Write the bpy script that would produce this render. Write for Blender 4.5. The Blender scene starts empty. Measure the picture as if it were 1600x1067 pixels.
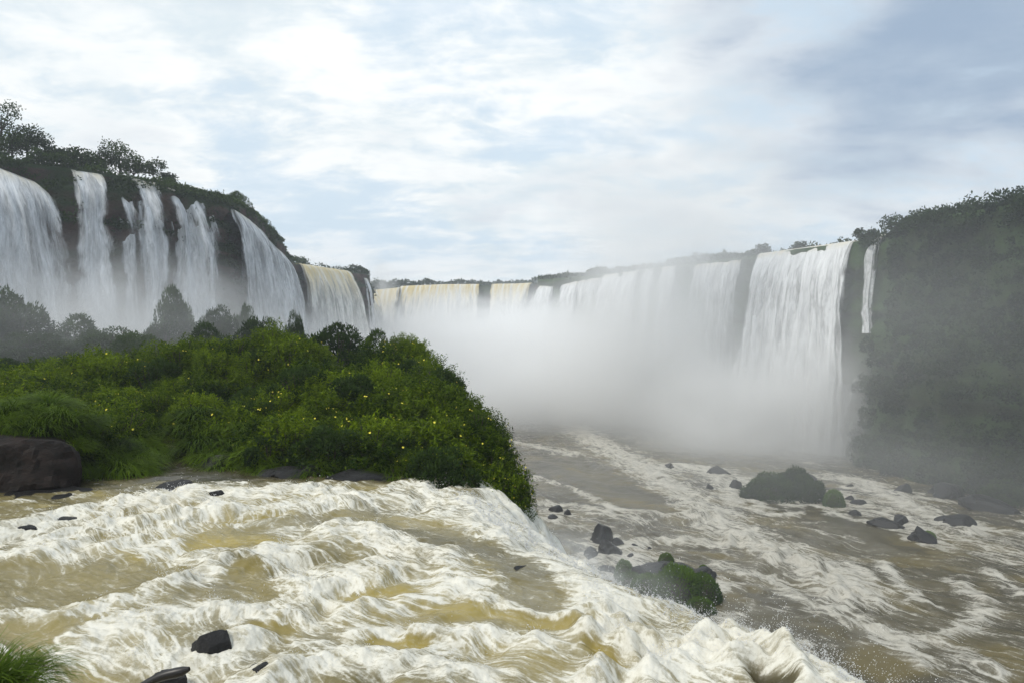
import bpy, math, random
import numpy as np
from mathutils import Vector, Matrix

# ------------------------------------------------------------------ camera, sky, sun, exposure
SC = bpy.context.scene
COL = SC.collection
CZ = 35.0                       # the camera stands 35 m above the lower river, 5 m above the upper rapids
FPX = 1600 * 25 / 36.0          # focal length in photograph pixels
cam_d = bpy.data.cameras.new('camera')
cam_d.lens = 25.0; cam_d.sensor_width = 36.0
cam_d.clip_start = 0.1; cam_d.clip_end = 6000
cam = bpy.data.objects.new('camera', cam_d); COL.objects.link(cam)
cam.location = (0, 0, CZ); cam.rotation_euler = (math.radians(90), 0, 0)
SC.camera = cam

SUN_DIR = Vector((-0.50, -0.38, 0.80)).normalized()      # towards the sun
sun_d = bpy.data.lights.new('sun', 'SUN')
sun_d.energy = 1.5; sun_d.angle = math.radians(12); sun_d.color = (1.0, 0.955, 0.87)
sun = bpy.data.objects.new('sun', sun_d); COL.objects.link(sun)
sun.location = (0, 0, 300); sun.rotation_euler = SUN_DIR.to_track_quat('Z', 'Y').to_euler()

vs = SC.view_settings
vs.view_transform = 'Standard'; vs.look = 'None'; vs.gamma = 1.0; vs.use_curve_mapping = False
vs.exposure = 0.48
cy = SC.cycles
cy.max_bounces = 24; cy.diffuse_bounces = 3; cy.glossy_bounces = 2; cy.transmission_bounces = 3
cy.volume_bounces = 22; cy.transparent_max_bounces = 24
cy.volume_step_rate = 1.0; cy.volume_max_steps = 256
cy.use_denoising = True; cy.caustics_reflective = False; cy.caustics_refractive = False


class NT:
    """small helper for building node trees"""
    def __init__(self, tree): self.t = tree; self.n = tree.nodes; self.l = tree.links
    def new(self, typ, ins=None, **props):
        nd = self.n.new(typ)
        for k, v in props.items(): setattr(nd, k, v)
        for k, v in (ins or {}).items(): self.put(nd.inputs[k], v)
        return nd
    def put(self, sock, v):
        if isinstance(v, bpy.types.NodeSocket): self.l.new(v, sock)
        else:
            if sock.type == 'RGBA' and len(v) == 3: v = (*v, 1)
            sock.default_value = v
    def math(self, op, a, b=0.0, c=None, clamp=False):
        nd = self.n.new('ShaderNodeMath'); nd.operation = op; nd.use_clamp = clamp
        self.put(nd.inputs[0], a); self.put(nd.inputs[1], b)
        if c is not None: self.put(nd.inputs[2], c)
        return nd.outputs[0]
    def step(self, x, lo, hi, a=0.0, b=1.0):
        nd = self.n.new('ShaderNodeMapRange'); nd.interpolation_type = 'SMOOTHSTEP'
        for i, v in enumerate((x, lo, hi, a, b)): self.put(nd.inputs[i], v)
        return nd.outputs[0]
    def mix(self, f, a, b):
        nd = self.n.new('ShaderNodeMix'); nd.data_type = 'RGBA'
        self.put(nd.inputs[0], f); self.put(nd.inputs[6], a); self.put(nd.inputs[7], b)
        return nd.outputs[2]
    def noise(self, vec, scale, detail=4, rough=0.55, dist=0.0):
        nd = self.new('ShaderNodeTexNoise', {'Vector': vec, 'Scale': scale, 'Detail': detail, 'Roughness': rough, 'Distortion': dist})
        return nd.outputs['Fac']
    def vmul(self, vec, s):
        nd = self.n.new('ShaderNodeVectorMath'); nd.operation = 'MULTIPLY'
        self.put(nd.inputs[0], vec); nd.inputs[1].default_value = s
        return nd.outputs[0]
    def attr(self, name):
        return self.new('ShaderNodeAttribute', attribute_name=name).outputs['Fac']


world = bpy.data.worlds.new('World'); SC.world = world; world.use_nodes = True
w = NT(world.node_tree); w.n.clear()
SKY_STRENGTH = 0.10
sky = w.new('ShaderNodeTexSky', sky_type='NISHITA', sun_disc=False)
sky.sun_elevation = math.asin(SUN_DIR.z); sky.sun_rotation = math.atan2(SUN_DIR.x, SUN_DIR.y)
sky.altitude = 200; sky.air_density = 1.0; sky.dust_density = 1.5; sky.ozone_density = 1.0
tc = w.new('ShaderNodeTexCoord').outputs['Generated']
sep = w.new('ShaderNodeSeparateXYZ', {0: tc})
zz = w.math('ADD', w.math('ABSOLUTE', sep.outputs[2]), 0.22)
cv = w.new('ShaderNodeCombineXYZ', {0: w.math('DIVIDE', sep.outputs[0], zz), 1: w.math('DIVIDE', sep.outputs[1], zz), 2: 0.37}).outputs[0]
big = w.noise(w.vmul(cv, (1.0, 0.9, 1.0)), 0.62, 3, 0.5, 0.3)
mid = w.noise(w.vmul(cv, (0.9, 1.2, 1.0)), 1.7, 7, 0.52, 0.25)
fin = w.noise(w.vmul(cv, (0.9, 1.3, 1.0)), 4.0, 9, 0.62, 0.2)
# the heavier rain cloud stands to the right of the view and thins to the left
side = w.step(w.math('ADD', sep.outputs[0], w.math('MULTIPLY', sep.outputs[2], 0.35)), 0.12, 0.72)
dark = w.math('ADD', w.math('MULTIPLY', side, 0.54), w.math('MULTIPLY', w.math('SUBTRACT', big, 0.5), 1.2))
dark = w.math('ADD', dark, w.math('MULTIPLY', w.math('SUBTRACT', mid, 0.5), 1.5))
dark = w.math('ADD', dark, w.math('MULTIPLY', w.math('SUBTRACT', fin, 0.5), 0.9))
darkf = w.step(dark, 0.04, 0.92)
white = w.mix(w.step(fin, 0.36, 0.62), (5.7, 6.4, 6.8), (7.8, 7.95, 7.9))
cloud = w.mix(darkf, white, (2.5, 3.3, 4.4))
gap = w.math('ADD', w.math('MULTIPLY', mid, 0.6), w.math('MULTIPLY', fin, 0.4))
gapf = w.step(gap, 0.40, 0.52, 0.46, 0.0)
blue = w.mix(0.75, sky.outputs[0], (4.8, 6.3, 7.7))
col = w.mix(gapf, cloud, blue)
# low band of clearer, bluer air between the cloud base and the horizon
band = w.math('MULTIPLY', w.step(sep.outputs[2], 0.20, 0.06), w.step(mid, 0.62, 0.42))
col = w.mix(w.math('MULTIPLY', band, 0.5), col, (4.2, 5.4, 6.6))
bg = w.new('ShaderNodeBackground', {'Color': col, 'Strength': SKY_STRENGTH})
w.l.new(bg.outputs[0], w.new('ShaderNodeOutputWorld').inputs[0])

# ------------------------------------------------------------------ number helpers
RNG = np.random.default_rng(7)
random.seed(7)

def _hash(ix, iy, iz, seed):
    h = (ix.astype(np.int64) * 374761393 + iy.astype(np.int64) * 668265263 + iz.astype(np.int64) * 2147483647 + seed * 1274126177) & 0xFFFFFFFF
    h = ((h ^ (h >> 13)) * 1274126177) & 0xFFFFFFFF
    return (h ^ (h >> 16)) & 0xFFFFFFFF

def perlin(x, y, seed=0):
    x = np.asarray(x, float); y = np.asarray(y, float)
    xi = np.floor(x); yi = np.floor(y); xf = x - xi; yf = y - yi
    z0 = np.zeros(1, np.int64)
    u = xf * xf * xf * (xf * (xf * 6 - 15) + 10); v = yf * yf * yf * (yf * (yf * 6 - 15) + 10)
    def g(dx, dy):
        a = _hash(xi + dx, yi + dy, z0, seed) * (2 * np.pi / 4294967296.0)
        return np.cos(a) * (xf - dx) + np.sin(a) * (yf - dy)
    a = g(0, 0); b = g(1, 0); c = g(0, 1); d = g(1, 1)
    return ((a + (b - a) * u) + ((c + (d - c) * u) - (a + (b - a) * u)) * v) * 1.5

def fbm(x, y, octs=4, seed=0, gain=0.5, lac=2.03):
    s = 0; a = 1.0; t = 0
    for o in range(octs):
        s = s + a * perlin(x, y, seed + o * 17); t += a; a *= gain; x = x * lac + 3.1; y = y * lac - 1.7
    return s / t * 1.3

def perlin3(x, y, z, seed=0):
    xi = np.floor(x); yi = np.floor(y); zi = np.floor(z); xf = x - xi; yf = y - yi; zf = z - zi
    f = lambda t: t * t * t * (t * (t * 6 - 15) + 10)
    u, v, q = f(xf), f(yf), f(zf)
    def g(dx, dy, dz):
        h = _hash(xi + dx, yi + dy, zi + dz, seed)
        a = (h & 0xFFFF) * (2 * np.pi / 65536.0); c = ((h >> 16) & 0xFFFF) / 32768.0 - 1.0
        s = np.sqrt(np.maximum(0, 1 - c * c))
        return np.cos(a) * s * (xf - dx) + np.sin(a) * s * (yf - dy) + c * (zf - dz)
    L = lambda a, b, t: a + (b - a) * t
    r0 = L(L(g(0, 0, 0), g(1, 0, 0), u), L(g(0, 1, 0), g(1, 1, 0), u), v)
    r1 = L(L(g(0, 0, 1), g(1, 0, 1), u), L(g(0, 1, 1), g(1, 1, 1), u), v)
    return L(r0, r1, q) * 1.4

def fbm3(x, y, z, octs=4, seed=0, gain=0.5):
    s = 0; a = 1.0; t = 0
    for o in range(octs):
        s = s + a * perlin3(x, y, z, seed + o * 13); t += a; a *= gain; x = x * 2.03 + 1.3; y = y * 2.03 - 2.1; z = z * 2.03 + 0.7
    return s / t * 1.25

def sstep(x, a, b):
    t = np.clip((x - a) / (b - a), 0, 1)
    return t * t * (3 - 2 * t)

def at(px, py, z):
    """the point of the level z that the photograph shows at pixel px, py"""
    d = FPX * (CZ - z) / (py - 533.5)
    return ((px - 800) / FPX * d, d)

def atd(px, py, d):
    return ((px - 800) / FPX * d, d, CZ - (py - 533.5) / FPX * d)

def polydist(X, Y, pts):
    """distance to a polyline, signed distance (+ on the right of travel)"""
    best = np.full(X.shape, 1e9); sg = np.zeros(X.shape)
    for (x0, y0), (x1, y1) in zip(pts[:-1], pts[1:]):
        dx, dy = x1 - x0, y1 - y0
        t = np.clip(((X - x0) * dx + (Y - y0) * dy) / (dx * dx + dy * dy + 1e-12), 0, 1)
        ex = X - x0 - t * dx; ey = Y - y0 - t * dy
        d = np.hypot(ex, ey)
        m = d < best
        best = np.where(m, d, best)
        sg = np.where(m, np.sign(dy * (X - x0) - dx * (Y - y0)), sg)
    return best, sg

# ------------------------------------------------------------------ object helpers
def mesh_np(name, V, F, mat=None, smooth=True, attrs=None, uv=None):
    me = bpy.data.meshes.new(name)
    V = np.ascontiguousarray(V, np.float32); F = np.ascontiguousarray(F, np.int32)
    k = F.shape[1]
    me.vertices.add(len(V)); me.vertices.foreach_set('co', V.ravel())
    me.loops.add(F.size); me.loops.foreach_set('vertex_index', F.ravel())
    me.polygons.add(len(F)); me.polygons.foreach_set('loop_start', np.arange(0, F.size, k, dtype=np.int32))
    me.update(calc_edges=True)
    me.polygons.foreach_set('use_smooth', np.full(len(F), smooth, bool))
    for nm, arr in (attrs or {}).items():
        at_ = me.attributes.new(nm, 'FLOAT', 'POINT'); at_.data.foreach_set('value', np.ascontiguousarray(arr, np.float32).ravel())
    if uv is not None:
        l = me.uv_layers.new(name='UVMap'); l.data.foreach_set('uv', np.ascontiguousarray(uv[F.ravel()], np.float32).ravel())
    if mat: me.materials.append(mat)
    return me

def obj(name, me, parent=None, loc=None, kind=None, label=None, cat=None, group=None):
    o = bpy.data.objects.new(name, me); COL.objects.link(o)
    if loc is not None: o.location = loc
    if parent is not None: o.parent = parent
    if kind: o['kind'] = kind
    if label: o['label'] = label
    if cat: o['category'] = cat
    if group: o['group'] = group
    return o

def grid_faces(nu, nv):
    i = np.arange(nu * nv).reshape(nv, nu)
    return np.stack([i[:-1, :-1], i[:-1, 1:], i[1:, 1:], i[1:, :-1]], -1).reshape(-1, 4)

def material(name):
    m = bpy.data.materials.new(name); m.use_nodes = True
    nt = NT(m.node_tree); nt.n.clear()
    return m, nt, nt.new('ShaderNodeOutputMaterial')

# ------------------------------------------------------------------ materials
def water_material(name, c_lo, c_hi, c_gold, foam_col, scale):
    m, n, out = material(name)
    geo = n.new('ShaderNodeNewGeometry'); pos = geo.outputs['Position']
    foam = n.attr('foam'); gold = n.attr('gold'); u = n.attr('flow_u'); v = n.attr('flow_v')
    fl = n.new('ShaderNodeCombineXYZ', {0: n.math('MULTIPLY', u, 0.27), 1: v, 2: 0.0}).outputs[0]
    n1 = n.noise(fl, 3.2 / scale, 6, 0.66, 0.5)
    n2 = n.noise(n.vmul(fl, (2.8, 1.0, 1.0)), 12.0 / scale, 8, 0.78, 0.2)
    n3 = n.noise(pos, 26.0 / scale, 6, 0.8)
    brk = n.math('ADD', n.math('MULTIPLY', n.math('SUBTRACT', n1, 0.5), 1.5), n.math('MULTIPLY', n.math('SUBTRACT', n2, 0.5), 1.5))
    brk = n.math('ADD', brk, n.math('MULTIPLY', n.math('SUBTRACT', n3, 0.5), 0.9))
    wv = n.new('ShaderNodeVectorMath', {0: fl, 1: n.new('ShaderNodeTexNoise', {'Vector': fl, 'Scale': 1.6 / scale, 'Detail': 3}).outputs['Color']}, operation='ADD').outputs[0]
    v1 = n.new('ShaderNodeTexVoronoi', {'Vector': wv, 'Scale': 2.1 / scale}, feature='DISTANCE_TO_EDGE').outputs['Distance']
    v2 = n.new('ShaderNodeTexVoronoi', {'Vector': wv, 'Scale': 5.6 / scale}, feature='DISTANCE_TO_EDGE').outputs['Distance']
    lace = n.math('ADD', n.math('MULTIPLY', n.step(v1, 0.14, 0.0), 0.55), n.math('MULTIPLY', n.step(v2, 0.16, 0.0), 0.45))
    lace = n.math('MULTIPLY', lace, n.step(foam, -0.25, 0.25))
    brk = n.math('ADD', brk, n.math('SUBTRACT', n.math('MULTIPLY', lace, 0.85), 0.12))
    f = n.step(n.math('ADD', foam, brk), 0.24, 0.98)
    big = n.noise(fl, 0.5 / scale, 3, 0.5, 0.3)
    wc = n.mix(n.step(big, 0.35, 0.65), c_lo, c_hi)
    wc = n.mix(n.math('MAXIMUM', gold, 0.0), wc, c_gold)
    wc = n.mix(n.math('MULTIPLY', gold, -1.0, clamp=True), wc, (0.022, 0.020, 0.017))     # negative gold: hill's shade and reflection painted dark, also black rock under water
    # aerated water is paler but keeps the silt colour
    aer = n.step(n.math('ADD', foam, n.math('MULTIPLY', brk, 0.6)), -0.1, 0.5, 0.0, 0.5)
    aer = n.math('MULTIPLY', aer, n.step(gold, -0.6, 0.0))
    wc = n.mix(aer, wc, tuple(0.5 * a + 0.5 * b for a, b in zip(c_hi, foam_col)))
    tint = n.mix(n.step(n.math('ADD', n.math('MULTIPLY', n1, 0.5), n.math('MULTIPLY', n2, 0.5)), 0.36, 0.60), tuple(0.66 * a + 0.20 * b for a, b in zip(foam_col, c_gold)), foam_col)
    colr = n.mix(f, wc, tint)
    h = n.math('ADD', n.math('ADD', n.math('MULTIPLY', n1, 0.45), n.math('MULTIPLY', n2, 0.5)), n.math('MULTIPLY', n3, 0.3))
    bump = n.new('ShaderNodeBump', {'Height': h, 'Strength': n.step(f, 0.0, 1.0, 0.22, 0.40), 'Distance': 0.10 * scale})
    b = n.new('ShaderNodeBsdfPrincipled', {'Base Color': colr, 'Roughness': n.step(f, 0.0, 0.7, 0.16, 0.85), 'IOR': 1.33, 'Normal': bump.outputs[0]})
    n.l.new(b.outputs[0], out.inputs[0])
    return m

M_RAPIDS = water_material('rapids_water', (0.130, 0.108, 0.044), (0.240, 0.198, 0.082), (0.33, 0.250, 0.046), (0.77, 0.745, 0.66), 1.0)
M_RIVER = water_material('river_water', (0.056, 0.047, 0.026), (0.090, 0.075, 0.037), (0.145, 0.112, 0.036), (0.54, 0.515, 0.45), 5.0)

def rock_material(name, c0, c1, rough, scale, moss=None, moss_lo=0.4, moss_hi=0.75):
    m, n, out = material(name)
    geo = n.new('ShaderNodeNewGeometry'); pos = geo.outputs['Position']
    a = n.noise(pos, 0.9 / scale, 6, 0.62, 0.2); b_ = n.noise(n.vmul(pos, (1, 1, 2.2)), 5.0 / scale, 6, 0.65)
    c = n.mix(n.step(n.math('ADD', n.math('MULTIPLY', a, 0.6), n.math('MULTIPLY', b_, 0.4)), 0.35, 0.65), c0, c1)
    if moss:
        nz = n.new('ShaderNodeSeparateXYZ', {0: geo.outputs['Normal']}).outputs[2]
        k = n.math('ADD', n.math('MULTIPLY', nz, 0.45), n.noise(pos, 0.35 / scale, 5, 0.6))
        c = n.mix(n.step(k, moss_lo, moss_hi), c, moss)
    bump = n.new('ShaderNodeBump', {'Height': n.math('ADD', a, n.math('MULTIPLY', b_, 0.5)), 'Strength': 0.8, 'Distance': 0.22 * scale})
    b = n.new('ShaderNodeBsdfPrincipled', {'Base Color': c, 'Roughness': rough, 'Specular IOR Level': 0.22, 'Normal': bump.outputs[0]})
    n.l.new(b.outputs[0], out.inputs[0])
    return m

M_WETROCK = rock_material('wet_basalt', (0.006, 0.006, 0.006), (0.018, 0.017, 0.017), 0.42, 0.3)
M_BROWNROCK = rock_material('brown_boulder_stone', (0.006, 0.005, 0.0045), (0.020, 0.011, 0.008), 0.7, 0.6)
M_CLIFF = rock_material('cliff_basalt', (0.030, 0.019, 0.016), (0.095, 0.056, 0.042), 0.85, 5.0, (0.026, 0.046, 0.014), 0.40, 0.66)
M_GREENCLIFF = rock_material('overgrown_cliff', (0.022, 0.032, 0.013), (0.045, 0.060, 0.022), 0.9, 6.0, (0.036, 0.066, 0.018), 0.35, 0.65)
M_SOIL = rock_material('island_soil', (0.010, 0.013, 0.006), (0.022, 0.028, 0.012), 0.95, 1.0)
M_BED = rock_material('riverbed_rock', (0.03, 0.028, 0.026), (0.07, 0.06, 0.05), 0.8, 4.0)

def leaf_material(name, lo, hi, transl=0.35, rough=0.5):
    m, n, out = material(name)
    t = n.attr('tint')
    rnd = n.new('ShaderNodeObjectInfo').outputs['Random']
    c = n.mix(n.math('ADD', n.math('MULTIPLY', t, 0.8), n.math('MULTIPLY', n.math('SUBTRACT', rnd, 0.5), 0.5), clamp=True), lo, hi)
    b = n.new('ShaderNodeBsdfPrincipled', {'Base Color': c, 'Roughness': rough, 'Specular IOR Level': 0.06})
    tr = n.new('ShaderNodeBsdfTranslucent', {'Color': c})
    mx = n.new('ShaderNodeMixShader', {0: transl})
    n.l.new(b.outputs[0], mx.inputs[1]); n.l.new(tr.outputs[0], mx.inputs[2]); n.l.new(mx.outputs[0], out.inputs[0])
    return m

M_LEAF = leaf_material('shrub_leaf', (0.012, 0.036, 0.002), (0.215, 0.305, 0.007))
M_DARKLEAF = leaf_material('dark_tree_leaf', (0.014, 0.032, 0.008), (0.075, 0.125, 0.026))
M_FARLEAF = leaf_material('far_forest_leaf', (0.010, 0.024, 0.008), (0.055, 0.095, 0.022))
M_LIPLEAF = leaf_material('clifftop_grass_leaf', (0.025, 0.055, 0.010), (0.105, 0.165, 0.028))
M_GRASS = leaf_material('grass_blade', (0.012, 0.036, 0.002), (0.155, 0.245, 0.010), 0.3)
M_CUSHION = leaf_material('cushion_grass', (0.020, 0.055, 0.005), (0.140, 0.240, 0.014), 0.3)

def plain(name, c, rough=0.8):
    m, n, out = material(name)
    nz = n.noise(n.new('ShaderNodeNewGeometry').outputs['Position'], 9.0, 5)
    cc = n.mix(nz, tuple(x * 0.6 for x in c), tuple(min(1, x * 1.35) for x in c))
    b = n.new('ShaderNodeBsdfPrincipled', {'Base Color': cc, 'Roughness': rough})
    n.l.new(b.outputs[0], out.inputs[0]); return m

M_BARK = plain('bark', (0.045, 0.033, 0.024))
M_LOG = plain('wet_driftwood', (0.016, 0.013, 0.012), 0.4)
M_PETAL = plain('yellow_petal', (0.78, 0.66, 0.05), 0.6)
M_DROP = plain('white_spray', (0.80, 0.80, 0.80), 0.5)

def fall_material(name, white, tan, tan_depth, lo=0.34, hi=0.62, streak=1.0):
    """white falling water: opaque strands with ragged see-through edges between them"""
    m, n, out = material(name)
    uv = n.new('ShaderNodeUVMap').outputs[0]
    s = n.new('ShaderNodeSeparateXYZ', {0: uv})
    e = n.attr('edge'); thick = n.attr('thick')
    p = n.new('ShaderNodeCombineXYZ', {0: n.math('MULTIPLY', s.outputs[0], 0.55 * streak), 1: n.math('MULTIPLY', s.outputs[1], 0.045), 2: 0.0}).outputs[0]
    q = n.new('ShaderNodeCombineXYZ', {0: n.math('MULTIPLY', s.outputs[0], 2.1 * streak), 1: n.math('MULTIPLY', s.outputs[1], 0.30), 2: 1.7}).outputs[0]
    a = n.noise(p, 1.0, 5, 0.6, 0.25); b_ = n.noise(q, 1.0, 5, 0.7, 0.4)
    k = n.math('ADD', n.math('MULTIPLY', a, 0.62), n.math('MULTIPLY', b_, 0.38))
    al = n.step(n.math('ADD', n.math('SUBTRACT', k, 0.5), thick), n.math('SUBTRACT', 0.30, n.math('MULTIPLY', e, 0.44)), n.math('SUBTRACT', 0.70, n.math('MULTIPLY', e, 0.46)))
    top = n.math('MULTIPLY', n.step(s.outputs[1], tan_depth, 0.0), n.step(a, 0.36, 0.56))
    mott = n.step(k, 0.36, 0.62)
    c = n.mix(top, n.mix(mott, tuple(x * 0.62 for x in white), white), tan)
    bump = n.new('ShaderNodeBump', {'Height': k, 'Strength': 0.8, 'Distance': 0.9})
    b = n.new('ShaderNodeBsdfPrincipled', {'Base Color': c, 'Roughness': 0.8, 'Normal': bump.outputs[0]})
    tr = n.new('ShaderNodeBsdfTransparent')
    mx = n.new('ShaderNodeMixShader', {0: al})
    n.l.new(tr.outputs[0], mx.inputs[1]); n.l.new(b.outputs[0], mx.inputs[2]); n.l.new(mx.outputs[0], out.inputs[0])
    return m

M_FALL = fall_material('falling_water', (0.84, 0.85, 0.86), (0.60, 0.56, 0.46), 3.0)
M_TANFALL = fall_material('silty_falling_water', (0.86, 0.85, 0.80), (0.52, 0.42, 0.20), 16.0)

def mist_material(name, density, col=(0.998, 0.998, 0.998), scale=1.6, lo=0.30, hi=0.70, seed=0.0, power=1.0):
    """density falls off from the middle of the unit ellipsoid and is broken by noise"""
    m, n, out = material(name)
    p = n.new('ShaderNodeTexCoord').outputs['Object']
    ln = n.new('ShaderNodeVectorMath', {0: p}, operation='LENGTH').outputs['Value']
    fall = n.step(ln, 1.0, 0.10)
    q = n.new('ShaderNodeVectorMath', {0: p, 1: (seed, seed * 0.7, seed * 1.3)}, operation='ADD').outputs[0]
    nz = n.step(n.noise(q, scale, 4, 0.6, 0.3), lo, hi)
    d = n.math('MULTIPLY', n.math('MULTIPLY', n.math('POWER', fall, power), nz), density)
    v = n.new('ShaderNodeVolumePrincipled', {'Color': col, 'Density': d, 'Anisotropy': 0.0})
    n.l.new(v.outputs[0], out.inputs['Volume'])
    return m

# ------------------------------------------------------------------ setting: riverbed and cliffs
g = 900.0
obj('riverbed', mesh_np('riverbed', np.array([(-g, -g, -4), (g, -g, -4), (g, g, -4), (-g, g, -4)]), np.array([(0, 1, 2, 3)]), M_BED), kind='structure')

def resample(path, step):
    P = np.array(path, float); seg = np.hypot(np.diff(P[:, 0]), np.diff(P[:, 1])); s = np.r_[0, np.cumsum(seg)]
    t = np.arange(0, s[-1], step)
    return np.stack([np.interp(t, s, P[:, k]) for k in range(P.shape[1])], 1)

def path_normals(Q):
    d = np.gradient(Q[:, :2], axis=0)
    k = 9; ker = np.ones(k) / k
    d = np.stack([np.convolve(np.pad(d[:, i], k // 2, mode='edge'), ker, 'valid') for i in range(2)], 1)
    d /= np.linalg.norm(d, axis=1, keepdims=True) + 1e-9
    return np.stack([d[:, 1], -d[:, 0]], 1)

def cliff(name, path, zbot, batter, amp, seed, mat, back=60, step=1.1, nface=52, bushy=0.0):
    Q = resample(path, step); N = path_normals(Q); nu = len(Q)
    backs = [-back, -back * .5, -back * .22, -8, -3.5, -1.2]
    t = np.linspace(0, 1, nface)
    rows = []
    s = np.arange(nu) * step
    for b in backs:
        z = Q[:, 2] + 0.8 * fbm(s * 0.12, np.full(nu, b * .1), 4, seed) + (0.3 if b < -3 else 0) + (-b) * 0.02
        rows.append(np.c_[Q[:, 0] + N[:, 0] * b, Q[:, 1] + N[:, 1] * b, z])
    zb = zbot if np.ndim(zbot) else np.full(nu, zbot)
    for k in t:
        z = Q[:, 2] + (zb - Q[:, 2]) * k
        ledge = 2.2 * (sstep(perlin(s * 0.02, np.full(nu, k * 6.0), seed + 5) + k * 2.0 % 0.7, 0.2, 0.5)) * amp * 0.3
        off = (batter if np.ndim(batter) == 0 else np.interp(s / s[-1], batter[0], batter[1])) * k ** 1.3 + amp * fbm3(s * 0.075, z * 0.05, np.full(nu, 3.3), 5, seed) * min(1, 0.25 + k * 6) + ledge
        off += bushy * np.abs(fbm3(s * 0.16, z * 0.16, np.full(nu, 1.3), 3, seed + 3))
        off += amp * 0.22 * perlin(z * 0.55 + 0.4 * perlin(s * .05, z * .1, seed + 2), s * 0.015, seed + 12) * min(1, k * 5)
        # vertical buttresses of columnar basalt
        off += amp * 0.35 * np.abs(perlin(s * 0.22, z * 0.02, seed + 9))
        rows.append(np.c_[Q[:, 0] + N[:, 0] * off, Q[:, 1] + N[:, 1] * off, z])
    V = np.stack(rows); nv = len(rows)
    me = mesh_np(name, V.reshape(-1, 3), grid_faces(nu, nv)[:, ::-1], mat)
    o = obj(name, me, kind='structure')
    return o, V, Q, N

LEFT = [(-150, 30, 66), (-112, 82, 66), (-97, 104, 65.2), (-91, 113, 65), (-85.5, 120, 65), (-81, 126.5, 66), (-77.5, 130, 66.2), (-72, 138, 66.2), (-69.5, 142, 66.2), (-62.5, 154, 66.2),
        (-62.5, 172, 66), (-67.5, 203, 65.6), (-78, 240, 66), (-87.5, 284, 66), (-78, 306, 66), (-67, 328, 66), (-70, 350, 66), (-82, 385, 64)]
FAR = [(-92, 372, 62.5), (-80, 405, 64), (-62, 402, 65.2), (-38, 398, 66), (-14, 396, 66), (4, 393, 66), (12, 388, 66), (15, 372, 66)]
RIGHT = [(14.5, 384, 66), (15.5, 366, 66.6), (28, 351, 66.2), (49, 318, 66), (64, 292, 66), (91, 253, 66), (108, 225, 66.2), (112, 214, 66.4), (112, 200, 67), (113, 184, 67.5),
         (117, 168, 67.0), (124, 150, 67), (134, 130, 68), (146, 105, 69), (160, 70, 69)]
cl_left, VL, QL, NL = cliff('left_cliff', LEFT, 29.0, 0.5, 2.1, 11, M_CLIFF)
zb_far = -2.0
cl_far, VF, QF, NF = cliff('far_cliff', FAR, zb_far, 10.0, 3.0, 23, M_CLIFF, back=140)
cl_right, VR, QR, NR = cliff('right_cliff', RIGHT, -2.0, ([0, .52, .60, 1], [1.5, 1.5, 13, 13]), 2.6, 37, M_GREENCLIFF, bushy=1.5)

# shelf that carries the upper rapids, the grown-over island and the foot of the left falls
EDGE = [(16, -12), (9.5, 4), (7.3, 8.0), (5.6, 10.7), (4.3, 12.9), (3.5, 14.3), (2.7, 16.0), (0.5, 20.0), (-1.3, 23.6), (-1.4, 26.5), (-1.6, 30), (-2.8, 36), (-6.2, 46), (-10, 58), (-14, 74), (-24, 110), (-36, 160), (-48, 220), (-56, 300), (-64, 352), (-90, 390)]
CTRL = np.array([(-1.2, 26.2, 29.3), (-2, 30, 30.2), (-3.5, 37, 31.3), (-6.5, 45, 33.0), (-9, 50, 32.6), (-14, 46, 34.1), (-10, 36, 32.3), (-6, 29, 30.2), (-10, 29.2, 30.1), (-18, 46, 33.8),
                 (-25, 46, 32.6), (-32, 45, 31.6), (-45, 45, 31.0), (-22, 36, 31.2), (-15.5, 38, 31.2), (-20, 28, 31.0), (-28, 27, 31.4), (-30, 60, 32.2), (-12, 62, 32.4), (-40, 90, 32.0), (-20, 90, 31.0), (-46, 74, 33.8), (-26, 76, 33.4), (-50, 60, 32.4), (-58, 78, 33.8),
                 (-13.5, 32, 30.0), (-70, 120, 30.5), (-60, 200, 30.5), (-60, 300, 30.5), (-4, 27, 29.7), (-18.5, 30, 30.6), (-38, 30, 31.2), (-6, 40, 32.2)])
SHORE = [(-90, 22.0), (-30, 22.5), (-24, 23.4), (-19.2, 24.3), (-17.6, 25.0), (-15.0, 25.6), (-13.8, 26.2), (-14.3, 28.5), (-16.4, 31.5), (-18.0, 34), (-17.0, 36), (-15.2, 34), (-13.6, 30.6), (-12.0, 28.0),
         (-9.6, 27.1), (-6.5, 26.6), (-4.6, 26.5), (-3.3, 25.6), (-2.2, 24.4), (-1.0, 25.0), (-0.5, 26.5)]

def hill(X, Y):
    d2 = (X[..., None] - CTRL[:, 0]) ** 2 + (Y[..., None] - CTRL[:, 1]) ** 2
    wgt = 1.0 / (d2 + 4.0) ** 1.6
    return (wgt * CTRL[:, 2]).sum(-1) / wgt.sum(-1)

def shelf_z(X, Y):
    sd, sg = polydist(X, Y, EDGE); sd = sd * sg
    ds, sgs = polydist(X, Y, SHORE); inside = -ds * sgs     # island lies on the left of the shore line's travel
    land = sstep(inside, -0.25, 0.9)
    z = 28.6 + 0.3 * fbm(X * .3, Y * .3, 3, 4)
    z = z * (1 - land) + (hill(X, Y) + 0.35 * fbm(X * .35, Y * .35, 4, 8)) * land
    drop = sstep(sd, 0.0, 5.0)
    return z * (1 - drop) + -3.0 * drop + np.where(sd > 0, 1.2 * fbm(X * .5, Y * .5, 3, 2) * drop, 0), inside, sd

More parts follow.
